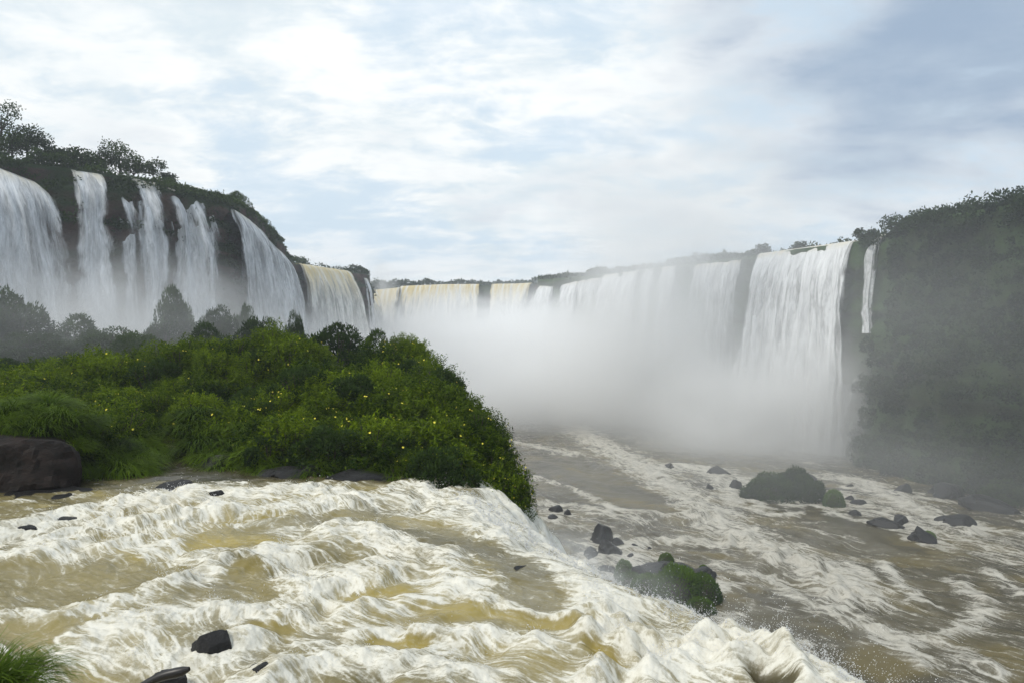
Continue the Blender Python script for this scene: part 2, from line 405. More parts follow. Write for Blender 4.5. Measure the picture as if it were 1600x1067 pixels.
ys = np.r_[np.arange(-14, 20, 1.0), np.arange(20, 62, 0.5), np.arange(62, 400, 2.5)]
xs = np.r_[np.arange(-150, -46, 3.0), np.arange(-46, 18, 0.5), np.arange(18, 28, 2.0)]
X, Y = np.meshgrid(xs, ys)
Z, _, _ = shelf_z(X, Y)
obj('shelf_ground', mesh_np('shelf_ground', np.stack([X, Y, Z], -1).reshape(-1, 3), grid_faces(len(xs), len(ys)), M_SOIL), kind='structure')

# ------------------------------------------------------------------ upper rapids
ROCKS_NEAR, ROCKS_LOW = [], []
for px, py, wpx in [(330, 1020, 70), (402, 1058, 50), (22, 835, 62), (98, 815, 46), (205, 822, 36), (335, 780, 40), (270, 775, 70), (262, 1065, 60)]:
    d_ = FPX * 5 / (py - 533.5); ROCKS_NEAR.append(((px - 800) / FPX * d_, d_, wpx / FPX * d_ / 2))
for px, py, wpx in [(870, 800, 24), (864, 811, 22), (887, 803, 13), (942, 848, 46), (968, 852, 22), (955, 868, 42), (925, 873, 32), (991, 857, 15), (985, 871, 14), (950, 893, 36), (1045, 732, 24), (1109, 765, 12), (1152, 765, 26),
                    (1125, 742, 40), (1328, 762, 14), (1415, 772, 30), (1345, 790, 34), (1393, 824, 54), (1450, 848, 44), (1508, 824, 62), (1040, 925, 150), (1235, 788, 140)]:
    d_ = FPX * 35 / (py - 533.5); ROCKS_LOW.append(((px - 800) / FPX * d_, d_, wpx / FPX * d_ / 2))
def pxline(pts, z): return [at(a, b, z) for a, b in pts]
# white surges read off the photograph: line, half width, crest height, foam
SURGE = [
    ([(425, 850), (455, 905), (500, 925), (540, 905)], 0.75, 0.24, 0.95),
    ([(500, 830), (560, 820), (640, 840), (700, 850)], 0.9, 0.30, 0.75),
    ([(560, 870), (640, 880), (720, 905)], 0.8, 0.22, 0.65),
    ([(110, 965), (170, 940), (230, 920), (300, 900), (380, 872)], 0.45, 0.38, 0.95),
    ([(130, 985), (230, 968), (330, 950), (420, 950)], 0.55, 0.20, 0.85),
    ([(155, 800), (200, 785), (250, 790), (320, 800)], 0.8, 0.42, 0.85),
    ([(60, 868), (110, 840), (160, 820), (220, 815)], 0.8, 0.35, 0.9),
    ([(150, 855), (240, 850), (320, 860)], 0.7, 0.2, 0.8),
    ([(300, 768), (380, 770), (470, 765), (560, 772)], 1.0, 0.28, 0.8),
    ([(250, 830), (330, 805), (420, 790), (520, 785)], 0.8, 0.22, 0.75),
    ([(355, 1005), (395, 985), (440, 968), (520, 955)], 0.40, 0.32, 0.9),
    ([(440, 1040), (540, 1020), (640, 1020), (760, 1035)], 0.35, 0.25, 0.85),
    ([(570, 985), (690, 975), (800, 985), (900, 1000)], 0.35, 0.22, 0.8),
    ([(560, 940), (660, 915), (760, 935), (850, 950), (930, 955)], 0.5, 0.24, 0.7),
    ([(0, 965), (50, 960), (90, 985)], 0.3, 0.12, 0.5),
    ([(100, 1010), (200, 1015), (280, 1030)], 0.35, 0.12, 0.7),
    ([(640, 752), (700, 768), (760, 785)], 1.0, 0.15, 0.8),
    ([(930, 985), (1000, 960), (1060, 975), (1130, 1000)], 0.7, 0.70, 1.0),
    ([(990, 1040), (1060, 1020), (1150, 1020), (1230, 1040), (1300, 1055)], 0.6, 0.50, 1.0),
    ([(920, 1060), (980, 1010), (1010, 985)], 0.45, 0.25, 0.9),
    ([(1130, 975), (1220, 1010), (1300, 1040), (1370, 1066)], 0.45, 0.40, 1.0),
    ([(770, 795), (830, 840), (880, 890), (930, 930)], 1.3, 0.05, 1.0),
    ([(600, 765), (700, 800), (770, 830), (700, 850)], 0.5, 0.1, 0.55),
    ([(0, 1000), (60, 1035)], 0.5, 0.1, 0.4),
]
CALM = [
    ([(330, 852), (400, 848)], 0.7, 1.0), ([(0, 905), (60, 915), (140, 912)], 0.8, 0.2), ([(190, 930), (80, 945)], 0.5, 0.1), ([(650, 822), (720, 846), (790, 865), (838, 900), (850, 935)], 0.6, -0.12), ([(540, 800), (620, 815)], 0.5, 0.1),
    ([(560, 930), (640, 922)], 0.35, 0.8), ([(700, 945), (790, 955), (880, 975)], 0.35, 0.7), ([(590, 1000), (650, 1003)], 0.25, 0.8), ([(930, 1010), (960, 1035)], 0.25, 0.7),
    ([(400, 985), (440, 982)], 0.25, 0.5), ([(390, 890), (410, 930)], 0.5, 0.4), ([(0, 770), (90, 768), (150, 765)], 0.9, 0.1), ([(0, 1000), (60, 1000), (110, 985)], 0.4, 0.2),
    ([(230, 700), (270, 720), (330, 745), (260, 745)], 2.2, -0.9), ([(150, 745), (60, 770)], 1.5, -0.8), ([(300, 742), (420, 746), (520, 744), (600, 748)], 0.8, -0.8), ([(1185, 1048), (1225, 1060)], 0.16, -0.6),  # side channel painted dark for the hill's shade; last entry is lip rock
]
FLOW = np.array((0.86, -0.51))

def rapids(X, Y):
    a = X * FLOW[0] + Y * FLOW[1]; b = -X * FLOW[1] + Y * FLOW[0]
    wx = 0.9 * fbm(X * .22, Y * .22, 3, 101); wy = 0.9 * fbm(X * .22 + 9, Y * .22 - 4, 3, 102)
    a2 = a + wx; b2 = b + wy
    sd, sg = polydist(X, Y, EDGE[:14]); s = sd * sg
    chute = np.exp(-((Y - 18.0) / 3.4) ** 2)
    z = 30.05 - 0.02 * (X + 8)
    # standing waves
    w1 = perlin(a2 / 2.6, b2 / 4.2, 41); w2 = perlin(a2 / 1.15, b2 / 1.7, 42); w3 = perlin(a2 / 0.5, b2 / 0.62, 43)
    r1 = 1 - np.abs(w1) * 1.6; r2 = 1 - np.abs(w2) * 1.6
    z = z + 0.12 * w1 + 0.12 * (r1 - .6) + 0.09 * w2 + 0.08 * (r2 - .6) + 0.05 * w3 + 0.04 * (1 - np.abs(w3) * 1.6 - .6)
    patch = fbm(a2 / 3.4, b2 / 1.3, 4, 51)
    foam = -0.05 + 0.70 * patch + 0.30 * (r1 - 0.62) + 0.22 * (r2 - 0.55)
    fj = 0.9 * perlin(X / 1.1, Y / 1.1, 61) + 0.45 * perlin(X / 0.45, Y / 0.45, 62)      # frays the surge outlines
    for pts, wd, h, fo in SURGE:
        d, _ = polydist(X, Y, pxline(pts, 30.1))
        k = np.exp(-(np.maximum(0, d + fj * wd * 0.38) / wd) ** 2)
        z = z + 0.55 * h * k * (0.7 + 0.7 * perlin(a / 0.8, b / 0.7, 66) + 0.35 * perlin(a / .35, b / .3, 67))
        foam = np.maximum(foam, (fo * 0.74 + 0.30 * fj + 0.30 * r2 - 0.20) * k)
    gold = sstep(w1, 0.0, 0.6) * 0.35 + sstep(fbm(a2 / 2.2, b2 / 1.1, 3, 71), 0.15, 0.6) * 0.35
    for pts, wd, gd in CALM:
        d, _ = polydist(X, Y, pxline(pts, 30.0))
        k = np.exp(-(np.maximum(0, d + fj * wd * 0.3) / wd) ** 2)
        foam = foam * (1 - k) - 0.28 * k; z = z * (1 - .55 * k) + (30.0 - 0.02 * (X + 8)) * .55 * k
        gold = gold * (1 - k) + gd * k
    # lacy threads left on the smooth backs of the waves
    l1 = 1 - np.abs(perlin(a2 / 0.95 + 0.8 * perlin(a / .7, b / .7, 83), b2 / 0.42 + 0.8 * perlin(a / .7 + 7, b / .7, 84), 81)) * 4.5
    l2 = 1 - np.abs(perlin(a2 / 0.42 + 0.6 * perlin(a / .3, b / .3, 85), b2 / 0.22, 82)) * 4.0
    lace = np.maximum(np.clip(l1, 0, 1), 0.7 * np.clip(l2, 0, 1))
    foam = foam + 0.36 * lace * sstep(foam, -0.15, 0.3)
    for rx, ry, rr in ROCKS_NEAR:      # water piling up white round the rocks
        d = np.hypot(X - rx - 0.25 * rr, (Y - ry + 0.2 * rr))
        k = np.exp(-(np.maximum(0, d - rr * .8) / (0.30 + .4 * rr)) ** 2)
        foam = np.maximum(foam, (0.72 + 0.3 * fj) * k); z = z + 0.05 * k
    # over the lip
    so = np.maximum(0, s + 0.7 + 0.35 * perlin(X / .8, Y / .8, 91))
    drop = np.minimum(0.17 * so ** 2 + 0.10 * so, 3 + so * 6)
    lipin = np.exp(-(np.minimum(0, s + 0.6) / 1.4) ** 2) * (0.25 + 0.55 * chute)
    z = z - drop - 0.5 * chute * sstep(s, -1.6, 0.2)
    foam = np.maximum(foam, sstep(s, -0.15, 0.6) * (0.92 + 0.22 * fj))
    # froth
    ff = np.clip(foam, 0, 1)
    z = z + ff * (0.05 * np.abs(perlin(a / 0.36, b / 0.26, 95)) + 0.032 * np.abs(perlin(a / 0.15, b / 0.12, 96)) + 0.024 * np.abs(perlin(a / .055, b / .055, 97))) + (1 - ff) * 0.012 * perlin(a / .2, b / .12, 98)
    return z, foam, np.clip(gold, -1, 1), a2, b2, s

def fan(y0, y1, ratio, t0, t1, dt):
    yy = y0 * np.exp(np.arange(0, math.log(y1 / y0), ratio)); tt = np.arange(t0, t1, dt)
    T, Yg = np.meshgrid(tt, yy)
    return T * Yg, Yg, len(tt), len(yy)

X, Y, nu, nv = fan(7.2, 37, 0.0030, -0.86, 0.80, 0.00165)
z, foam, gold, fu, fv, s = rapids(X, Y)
F = grid_faces(nu, nv)
keep = (s.ravel()[F] < 6.0).all(1) & (X.ravel()[F] > -34).all(1)
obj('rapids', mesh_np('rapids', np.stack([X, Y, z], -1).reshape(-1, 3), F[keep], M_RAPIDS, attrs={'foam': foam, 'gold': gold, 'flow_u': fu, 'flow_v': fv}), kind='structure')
RAP = (X, Y, z, foam, s)

# ------------------------------------------------------------------ lower river
LANES = [
    ([(880, 655), (930, 690), (1010, 735), (1070, 775), (1130, 820), (1180, 850), (1290, 890), (1330, 930)], 5.0, 0.75, 0.9),
    ([(1010, 735), (1060, 728), (1120, 735), (1150, 770)], 4.0, 0.5, 0.8),
    ([(1300, 745), (1350, 755), (1410, 785), (1500, 825)], 4.0, 0.6, 0.9),
    ([(1310, 770), (1380, 800), (1440, 830)], 2.5, 0.3, 0.6),
    ([(835, 745), (900, 765), (960, 795), (1050, 805)], 1.6, 0.4, 0.75),
    ([(855, 785), (920, 795), (1000, 815)], 2.0, 0.3, 0.7),
    ([(940, 870), (1010, 845), (1080, 845), (1150, 855)], 2.0, 0.5, 0.75),
    ([(960, 890), (1000, 865)], 2.5, 0.2, 0.7),
    ([(1150, 850), (1240, 880), (1310, 915), (1290, 960), (1380, 990), (1440, 1040)], 2.2, 0.6, 0.85),
    ([(1380, 880), (1420, 930), (1450, 945)], 1.2, 0.3, 0.65),
    ([(1490, 910), (1540, 940), (1510, 985), (1460, 1000)], 1.3, 0.4, 0.75),
    ([(1540, 890), (1600, 930)], 1.3, 0.4, 0.6),
    ([(1390, 985), (1480, 1010), (1560, 1050)], 1.3, 0.4, 0.7),
    ([(1470, 1060), (1420, 1030), (1340, 1005)], 1.0, 0.2, 0.6),
    ([(1120, 880), (1200, 905), (1280, 950)], 2.0, 0.3, 0.6),
    ([(800, 690), (850, 700), (900, 710)], 3.0, 0.3, 0.55),
]
STILL = [([(1120, 940), (1250, 985), (1380, 1040)], 5.0), ([(830, 720), (920, 755), (990, 780)], 8.0), ([(1200, 790), (1330, 815), (1400, 845)], 5.0)]

def river(X, Y):
    # the current swings from the throat towards the viewer and to the right
    fx, fy = 0.62, -0.78
    a = X * fx + Y * fy; b = -X * fy + Y * fx
    wx = 4 * fbm(X * .045, Y * .045, 3, 201); wy = 4 * fbm(X * .045 + 9, Y * .045 - 4, 3, 202)
    a2 = a + wx; b2 = b + wy
    w1 = perlin(a2 / 11, b2 / 9, 241); w2 = perlin(a2 / 4.6, b2 / 4.2, 242); w3 = perlin(a2 / 1.7, b2 / 1.7, 243)
    r1 = 1 - np.abs(w1) * 1.7; r2 = 1 - np.abs(w2) * 1.7
    z = 0.34 * w1 + 0.30 * (r1 - .6) + 0.24 * (r2 - .6) + 0.16 * w2 + 0.12 * w3 + 0.08 * (1 - np.abs(w3) * 1.6)
    foam = -0.36 + 0.78 * fbm(a2 / 14, b2 / 5.0, 4, 251) + 0.28 * (r1 - .65) + 0.30 * (r2 - .6)
    fj = 0.9 * perlin(X / 5, Y / 5, 261) + 0.5 * perlin(X / 2, Y / 2, 262)
    for pts, wd, h, fo in LANES:
        d, _ = polydist(X, Y, pxline(pts, 0.0))
        k = np.exp(-(np.maximum(0, d + fj * wd * 0.8) / wd) ** 2)
        z = z + h * k * (0.7 + 0.8 * perlin(a / 2.6, b / 2.6, 266))
        foam = np.maximum(foam, (fo * 0.78 + 0.46 * fj + 0.3 * (r2 - .6)) * k)
    for rx, ry, rr in ROCKS_LOW:
        d = np.hypot(X - rx, Y - ry - rr * .3)
        k = np.exp(-(np.maximum(0, d - rr * 1.05) / (0.7 + .35 * rr)) ** 2)
        foam = np.maximum(foam, (0.50 + 0.55 * fj) * k)
        ga = (X - rx) * fx + (Y - ry) * fy; gb = -(X - rx) * fy + (Y - ry) * fx      # wake trailing downstream
        k = np.exp(-(gb / (rr * .9 + .04 * np.maximum(ga, 0))) ** 2) * sstep(ga, 0, rr) * np.exp(-np.maximum(0, ga - rr) / (rr * 4 + 1))
        foam = np.maximum(foam, (0.42 + 0.5 * fj) * k)
    for pts, wd in STILL:
        d, _ = polydist(X, Y, pxline(pts, 0.0))
        k = np.exp(-(np.maximum(0, d + fj * wd * 0.3) / wd) ** 2)
        foam = foam - 0.38 * k; z = z * (1 - 0.6 * k)
    l1 = 1 - np.abs(perlin(a2 / 7 + 0.8 * perlin(a / 5, b / 5, 283), b2 / 2.6 + 0.8 * perlin(a / 5 + 7, b / 5, 284), 281)) * 4.8
    l2 = 1 - np.abs(perlin(a2 / 2.6 + 0.6 * perlin(a / 2, b / 2, 285), b2 / 1.3, 282)) * 4.2
    lace = np.maximum(np.clip(l1, 0, 1), 0.7 * np.clip(l2, 0, 1))
    foam = foam + 0.33 * lace * sstep(foam, -0.15, 0.35)
    ff = np.clip(foam, 0, 1)
    z = z + ff * (0.22 * np.abs(perlin(a / 1.0, b / .9, 295)) + 0.12 * np.abs(perlin(a / .45, b / .4, 296)))
    gold = sstep(fbm(a2 / 14, b2 / 8, 3, 271), -0.1, 0.5) * 0.8
    return z, foam, gold, a2, b2

X, Y, nu, nv = fan(52, 430, 0.0038, -0.26, 1.0, 0.0018)
z, foam, gold, fu, fv = river(X, Y)
obj('river', mesh_np('river', np.stack([X, Y, z], -1).reshape(-1, 3), grid_faces(nu, nv), M_RIVER, attrs={'foam': foam, 'gold': gold, 'flow_u': fu, 'flow_v': fv}), kind='structure')

# ------------------------------------------------------------------ waterfalls
def along(Q, N, s0, s1, step=1.1):
    return int(max(0, s0 / step)), int(min(len(Q) - 1, s1 / step))

def find_s(Q, px):
    """index of the path point that lies in the direction of photograph column px"""
    c = 800 + Q[:, 0] / Q[:, 1] * FPX
    return c

def waterfall(label, pts, zbot, throw, spread=0.0, mat=M_FALL, thick=0.05, seed=0, group=None, lean=0.0, res=0.35):
    """a thing: the plunge sheet, its streaked strands and the water sliding over its lip. pts = lip line, canyon on its right"""
    Q = resample(pts, res); N = path_normals(Q); nu = len(Q)
    L = nu * res; H = Q[:, 2].mean() - zbot
    nv = max(24, int(H / 0.8))
    root = None
    for layer in range(3):
        rows, uvs, ed, th = [], [], [], []
        s = np.arange(nu) * res
        D = np.stack([-N[:, 1], N[:, 0]], 1)
        mid = (nu - 1) / 2
        tt = np.r_[-0.05, -0.02, np.linspace(0, 1, nv)]
        for t in tt:
            tq = max(0, t)
            z = Q[:, 2] - H * tq ** 1.0 + (0.35 if t < 0 else 0.35 * (1 - min(1, tq * 12))) 
            off = throw * np.sqrt(tq) * (1.0, 1.12, 0.9)[layer] + (t * 60 if t < 0 else 0) + 0.9 * layer * min(1, tq * 8)
            off = off + (1.0 + 0.6 * layer) * min(1, tq * 5) * perlin(s * 0.45 + seed, z * 0.03, seed + layer) + 0.4 * min(1, tq * 5) * perlin(s * 1.3, z * 0.10, seed + 3 + layer)
            sp = (s - s.mean()) * (spread * (1, 1.15, 1.5)[layer] + (0, 0.05, 0.25)[layer]) * tq + lean * tq
            sp = sp + 0.5 * min(1, tq * 4) * perlin(np.full(nu, seed * 1.7) + s * 0.2, z * 0.12, seed + 6)
            rows.append(np.c_[Q[:, 0] + N[:, 0] * off + D[:, 0] * sp, Q[:, 1] + N[:, 1] * off + D[:, 1] * sp, z])
            uvs.append(np.c_[s + layer * 37 + seed * 11, np.full(nu, max(0, t) * H)])
            e = np.minimum(s, s[-1] - s)
            ew = min(1.5, L * 0.20)
            ragged = e / (ew * (1 + 0.3 * tq)) + 0.45 * perlin(s * 0.35 + seed, np.full(nu, t * 9.0), seed + 8) + 0.25 * perlin(s * 0.9 + seed, np.full(nu, t * 22.0), seed + 9)
            ed.append(np.clip(ragged, 0, 1) * np.ones(nu))
            th.append(np.full(nu, thick - 0.13 * layer + 0.22 * sstep(1 - tq, 0.75, 1.0)) + 0.10 * perlin(s * 0.16, np.full(nu, 5.5), seed + 4))
        V = np.stack(rows).reshape(-1, 3)
        me = mesh_np('waterfall' if layer == 0 else 'strands', V, grid_faces(nu, len(tt))[:, ::-1], mat,
                     attrs={'edge': np.stack(ed), 'thick': np.stack(th)}, uv=np.stack(uvs).reshape(-1, 2))
        if layer == 0: root = obj('waterfall', me, label=label, cat='waterfall', group=group)
        else: obj('strands', me, root)
    return root

GL = 'waterfalls pouring over the left cliff'; GF = 'waterfalls at the far end of the gorge'; GR = 'waterfalls along the right cliff'
def lip(px0, py0, d0, px1, py1, d1, n=0):
    return [atd(px0, py0, d0), atd(px1, py1, d1)]

waterfall('wide white waterfall at the left edge, spreading beside bare brown rock', [(-99, 101, 64.0), (-91.5, 112.3, 64.0), (-86.2, 119, 63.8), (-83.0, 123.5, 62.4), (-81.2, 126.0, 60.0)], 29, 10, 0.10, thick=0.14, seed=1, group=GL)
waterfall('tall waterfall leaping from a notch under clifftop bushes, right of the bare brown rock', [(-79.6, 128.0, 65.8), (-76.0, 132.2, 65.6)], 29, 8.0, 0.6, thick=0.24, seed=2, group=GL)
waterfall('thin waterfall strand between two taller falls below the grassy left clifftop', [(-74.9, 133.9, 63.5), (-73.2, 136.2, 63.5)], 29, 5.5, 0.9, thick=0.08, seed=3, group=GL)
waterfall('waterfall in the middle of the left cliff with a sparse veil on its left side', [(-73.2, 136.4, 66), (-70.0, 141.4, 66)], 29, 5.0, 0.45, thick=0.20, seed=4, group=GL)
waterfall('white waterfall below the green grass slope, standing behind the tall conical bush', [(-69.6, 142.0, 65.8), (-65.6, 148.6, 65.2)], 29, 5.5, 0.4, thick=0.22, seed=5, group=GL)
waterfall('narrow trickling waterfall beside the green moss wall on the left cliff', [(-65.6, 149.0, 62.5), (-63.8, 151.8, 62.3)], 29, 4.5, 0.6, thick=0.0, seed=6, group=GL)
waterfall('long sheer waterfall under the dark overhanging bush of the left cliff', [(-62.9, 156, 64.8), (-62.4, 164, 64.0), (-63.0, 176, 62.8)], 29, 6.5, 0.4, thick=0.16, seed=7, group=GL)
waterfall('white waterfall at the right end of the left cliff below its last bush', [(-63.8, 178, 62.4), (-66.4, 194, 61.5), (-67.6, 205, 61.0)], 25, 8, 0.4, thick=0.22, seed=8, group=GL)
waterfall('broad cream waterfall streaked with tan silt, behind the left cliff end', [(-86.5, 287, 66.2), (-79, 303, 66), (-72.8, 316, 66)], 8, 12, 0.2, M_TANFALL, thick=0.25, seed=9, group=GL)
waterfall('slim white waterfall beside the grey rock corner at the mouth of the throat', [(-68.2, 325.5, 64), (-67.2, 329, 64)], 8, 5, 0.9, thick=0.2, seed=10, group=GL)
waterfall('low cascading tan and white fall on the left of the misty throat', [(-86, 386, 62.3), (-76, 398, 63.5), (-62, 397.5, 64.8)], 0, 26, 0.2, M_TANFALL, thick=0.3, seed=12, group=GF)
waterfall('widest cream waterfall under the distant dark treeline', [(-62.5, 399, 65.6), (-38, 395, 66.3), (-18, 393.5, 66.3)], 0, 14, 0.0, M_TANFALL, thick=0.28, seed=13, group=GF)
waterfall('cream waterfall right of the small dark rock in the far lip', [(-11, 392.5, 66.3), (2, 390.5, 66.3), (11, 385, 66.3)], 0, 16, 0.1, M_TANFALL, thick=0.28, seed=14, group=GF)
def rlip(px0, px1, dz=0.0):
    c = 800 + QR[:, 0] / QR[:, 1] * FPX
    ii = [i for i in range(len(QR)) if px0 <= c[i] <= px1]
    i0, i1 = ii[0], ii[-1]
    return [tuple(QR[i] + np.array((0, 0, dz))) for i in range(i0, i1 + 1, 2)] + [tuple(QR[i1] + np.array((0, 0, dz)))]
waterfall('first small misty white fall at the far end of the right cliff', rlip(842, 868, -2.5), 0, 8, 0.5, thick=0.14, seed=15, group=GR)
waterfall('second small misty fall, just right of the first on the right cliff', rlip(880, 908, -2), 0, 8, 0.5, thick=0.12, seed=16, group=GR)
waterfall('wider pale fall in the middle of the misty right cliff', rlip(944, 1000, -0.6), 0, 9, 0.2, thick=0.2, seed=17, group=GR)
waterfall('thin tapering fall next to the wider pale fall on the misty right cliff', rlip(1006, 1028, -0.6), 0, 7, 0.8, thick=0.14, seed=18, group=GR)
waterfall('tapering white fall right of two pale falls, half lost in the rising mist', rlip(1034, 1060, -0.6), 0, 7, 0.7, thick=0.14, seed=19, group=GR)
waterfall('faint white veil of falling water left of the huge curtain, half hidden in mist', rlip(1085, 1165, -1.0), 0, 8, 0.1, thick=-0.02, seed=24, group=GR)
waterfall('faint thin veil between the second small misty fall and the wider pale one', rlip(905, 946, -1.5), 0, 8, 0.1, thick=-0.02, seed=25, group=GR)
waterfall('huge white curtain waterfall with a tan lip on the right cliff', rlip(1184, 1340, 0.25), 0, 11, 0.08, M_FALL, thick=0.36, seed=20, group=GR)
waterfall('single thin waterfall falling on to a ledge of the green right cliff', rlip(1367, 1385, 0.5), 37.5, 4.5, 0.4, thick=0.3, seed=21, group=GR)
waterfall('small low waterfall at the foot of the huge white curtain', [(108, 224, 24), (109, 220, 24)], 0, 10, 0.9, thick=0.22, seed=22, group=GR)

# ------------------------------------------------------------------ foliage building blocks
def leaf_quads(P, A, U, length, width, tint, curl=0.15):
    """rhombus leaves: base P, axis A (unit), side U (unit)"""
    n = len(P)
    length = np.broadcast_to(length, n)[:, None]; width = np.broadcast_to(width, n)[:, None]
    Nn = np.cross(A, U)
    m = P + A * length * 0.45 + Nn * length * curl
    V = np.stack([P, m + U * width * .5, P + A * length - Nn * length * curl * 0.3, m - U * width * .5], 1).reshape(-1, 3)
    F = np.arange(4 * n).reshape(n, 4)
    return V, F, np.repeat(tint, 4)

def unit(v): return v / (np.linalg.norm(v, axis=-1, keepdims=True) + 1e-9)
def rand_dirs(n, rng): return unit(rng.normal(size=(n, 3)))
def side_of(A, rng):
    return unit(np.cross(A, rand_dirs(len(A), rng)))

def shrub_mesh(name, seed, R, H, shoots, per, leaf, mat, lump=0.25, droop=0.25, wid=0.30):
    rng = np.random.default_rng(seed)
    d = rand_dirs(shoots, rng); d[:, 2] = np.abs(d[:, 2]) * 1.0 - 0.22
    d = unit(d)
    rad = 1 + lump * fbm3(d[:, 0] * 2 + seed, d[:, 1] * 2, d[:, 2] * 2, 3, seed) * 1.6
    tip = d * np.array((R, R, H)) * rad[:, None] * rng.uniform(0.80, 1.06, shoots)[:, None]
    up = np.array((0, 0, 1.0))
    ax = unit(d * 0.8 + up * 0.55 + rng.normal(size=(shoots, 3)) * 0.35)
    L = rng.uniform(0.35, 0.6, shoots) * min(R, H)
    Ps, As, Ts = [], [], []
    for k in range(per):
        f = (k + rng.uniform(0, 1, shoots)) / per
        p = tip - ax * (L * (1 - f))[:, None]
        p = p - up * ((1 - f) ** 2 * 0.1)[:, None]
        out = side_of(ax, rng)
        a = unit(ax * 0.55 + out * 0.9 - up * droop * rng.uniform(0, 1, shoots)[:, None])
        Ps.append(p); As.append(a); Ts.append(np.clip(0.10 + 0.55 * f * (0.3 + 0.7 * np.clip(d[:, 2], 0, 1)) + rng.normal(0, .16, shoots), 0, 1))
    P = np.concatenate(Ps); A = np.concatenate(As); T = np.concatenate(Ts)
    n = len(P); U = side_of(A, rng)
    # keep the blades mostly facing the sky
    U[:, 2] *= 0.35; U = unit(U - A * (U * A).sum(1, keepdims=True))
    V, F, T = leaf_quads(P, A, U, leaf * rng.uniform(.7, 1.25, n), leaf * wid * rng.uniform(.8, 1.2, n), T)
    return mesh_np(name, V, F, mat, smooth=False, attrs={'tint': T})

def tubes(paths, mat, name, sides=6):
    """paths: list of (points, radii)"""
    Vs, Fs, n0 = [], [], 0
    for pts, rad in paths:
        pts = np.array(pts, float); k = len(pts)
        d = unit(np.gradient(pts, axis=0)); ref = np.array((0.3, 0.9, 0.1))
        u = unit(np.cross(d, ref)); v = np.cross(d, u)
        ang = np.linspace(0, 2 * np.pi, sides, endpoint=False)
        ring = pts[:, None] + (u[:, None] * np.cos(ang)[:, None] + v[:, None] * np.sin(ang)[:, None]) * np.array(rad)[:, None, None]
        Vs.append(ring.reshape(-1, 3))
        i = np.arange(k * sides).reshape(k, sides); j = np.roll(i, -1, 1)
        Fs.append(np.stack([i[:-1], j[:-1], j[1:], i[1:]], -1).reshape(-1, 4) + n0); n0 += k * sides
    return mesh_np(name, np.concatenate(Vs), np.concatenate(Fs), mat)

def puff_mesh(seed, n=8500, leaf=.085, size=1.0):
    """a dense rounded bush: leaf sprays on many lobes round a dome"""
    rng = np.random.default_rng(seed)
    lobes = rand_dirs(34, rng); lobes[:, 2] = np.abs(lobes[:, 2]) * 1.1 - .15; lobes = unit(lobes) * rng.uniform(.52, .82, 34)[:, None]
    lr = rng.uniform(.20, .36, 34)
    k = rng.integers(0, 34, n); d = unit(rand_dirs(n, rng) + lobes[k] * .9)
    P = lobes[k] + d * lr[k][:, None] * rng.uniform(.75, 1.12, n)[:, None]
    P[:, 2] = np.maximum(P[:, 2], -.25)
    P = P * size
    A = unit(d + np.array((0, 0, .35)) + rng.normal(0, .6, (n, 3))); U = side_of(A, rng)
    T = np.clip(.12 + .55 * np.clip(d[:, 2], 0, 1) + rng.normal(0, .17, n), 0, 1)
    V, F, T = leaf_quads(P, A, U, leaf * rng.uniform(.6, 1.4, n), leaf * .42, T)
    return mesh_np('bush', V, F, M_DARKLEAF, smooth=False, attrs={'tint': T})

def stems_mesh(seed, R, H, n=9):
    rng = np.random.default_rng(seed + 500); paths = []
    for i in range(n):
        a = rng.uniform(0, 6.28); e = rng.uniform(0.25, 0.85)
        tipp = np.array((math.cos(a) * R * .8 * e, math.sin(a) * R * .8 * e, H * (1.0 - 0.4 * e)))
        pts = [np.array((math.cos(a) * .1, math.sin(a) * .1, -0.3)) * (1 - t) + tipp * t + np.array((0, 0, .25 * H * t * (1 - t))) for t in np.linspace(0, 1, 5)]
        paths.append((pts, [0.035 * R * (1 - .75 * t) for t in np.linspace(0, 1, 5)]))
    return tubes(paths, M_BARK, 'stem')

def flowers_mesh(seed, R, H, n):
    rng = np.random.default_rng(seed + 900)
    d = rand_dirs(n, rng); d[:, 2] = np.abs(d[:, 2]) * .9 + 0.05; d = unit(d)
    c = d * np.array((R, R, H)) * rng.uniform(0.95, 1.10, n)[:, None]
    V, F = [], []
    k = 0
    for i in range(n):
        nrm = unit(d[i] + rng.normal(size=3) * .4 + np.array((0, -.3, .2))); u = unit(np.cross(nrm, rng.normal(size=3))); v = np.cross(nrm, u)
        for a in np.arange(5) * 2 * np.pi / 5:
            e = u * math.cos(a) + v * math.sin(a); s_ = -u * math.sin(a) + v * math.cos(a); r = 0.041
            V += [c[i], c[i] + e * r * .6 + s_ * r * .45 + nrm * .012, c[i] + e * r + nrm * .02, c[i] + e * r * .6 - s_ * r * .45 + nrm * .012]
            F.append((k, k + 1, k + 2, k + 3)); k += 4
    return mesh_np('flowers', np.array(V), np.array(F), M_PETAL, smooth=False)

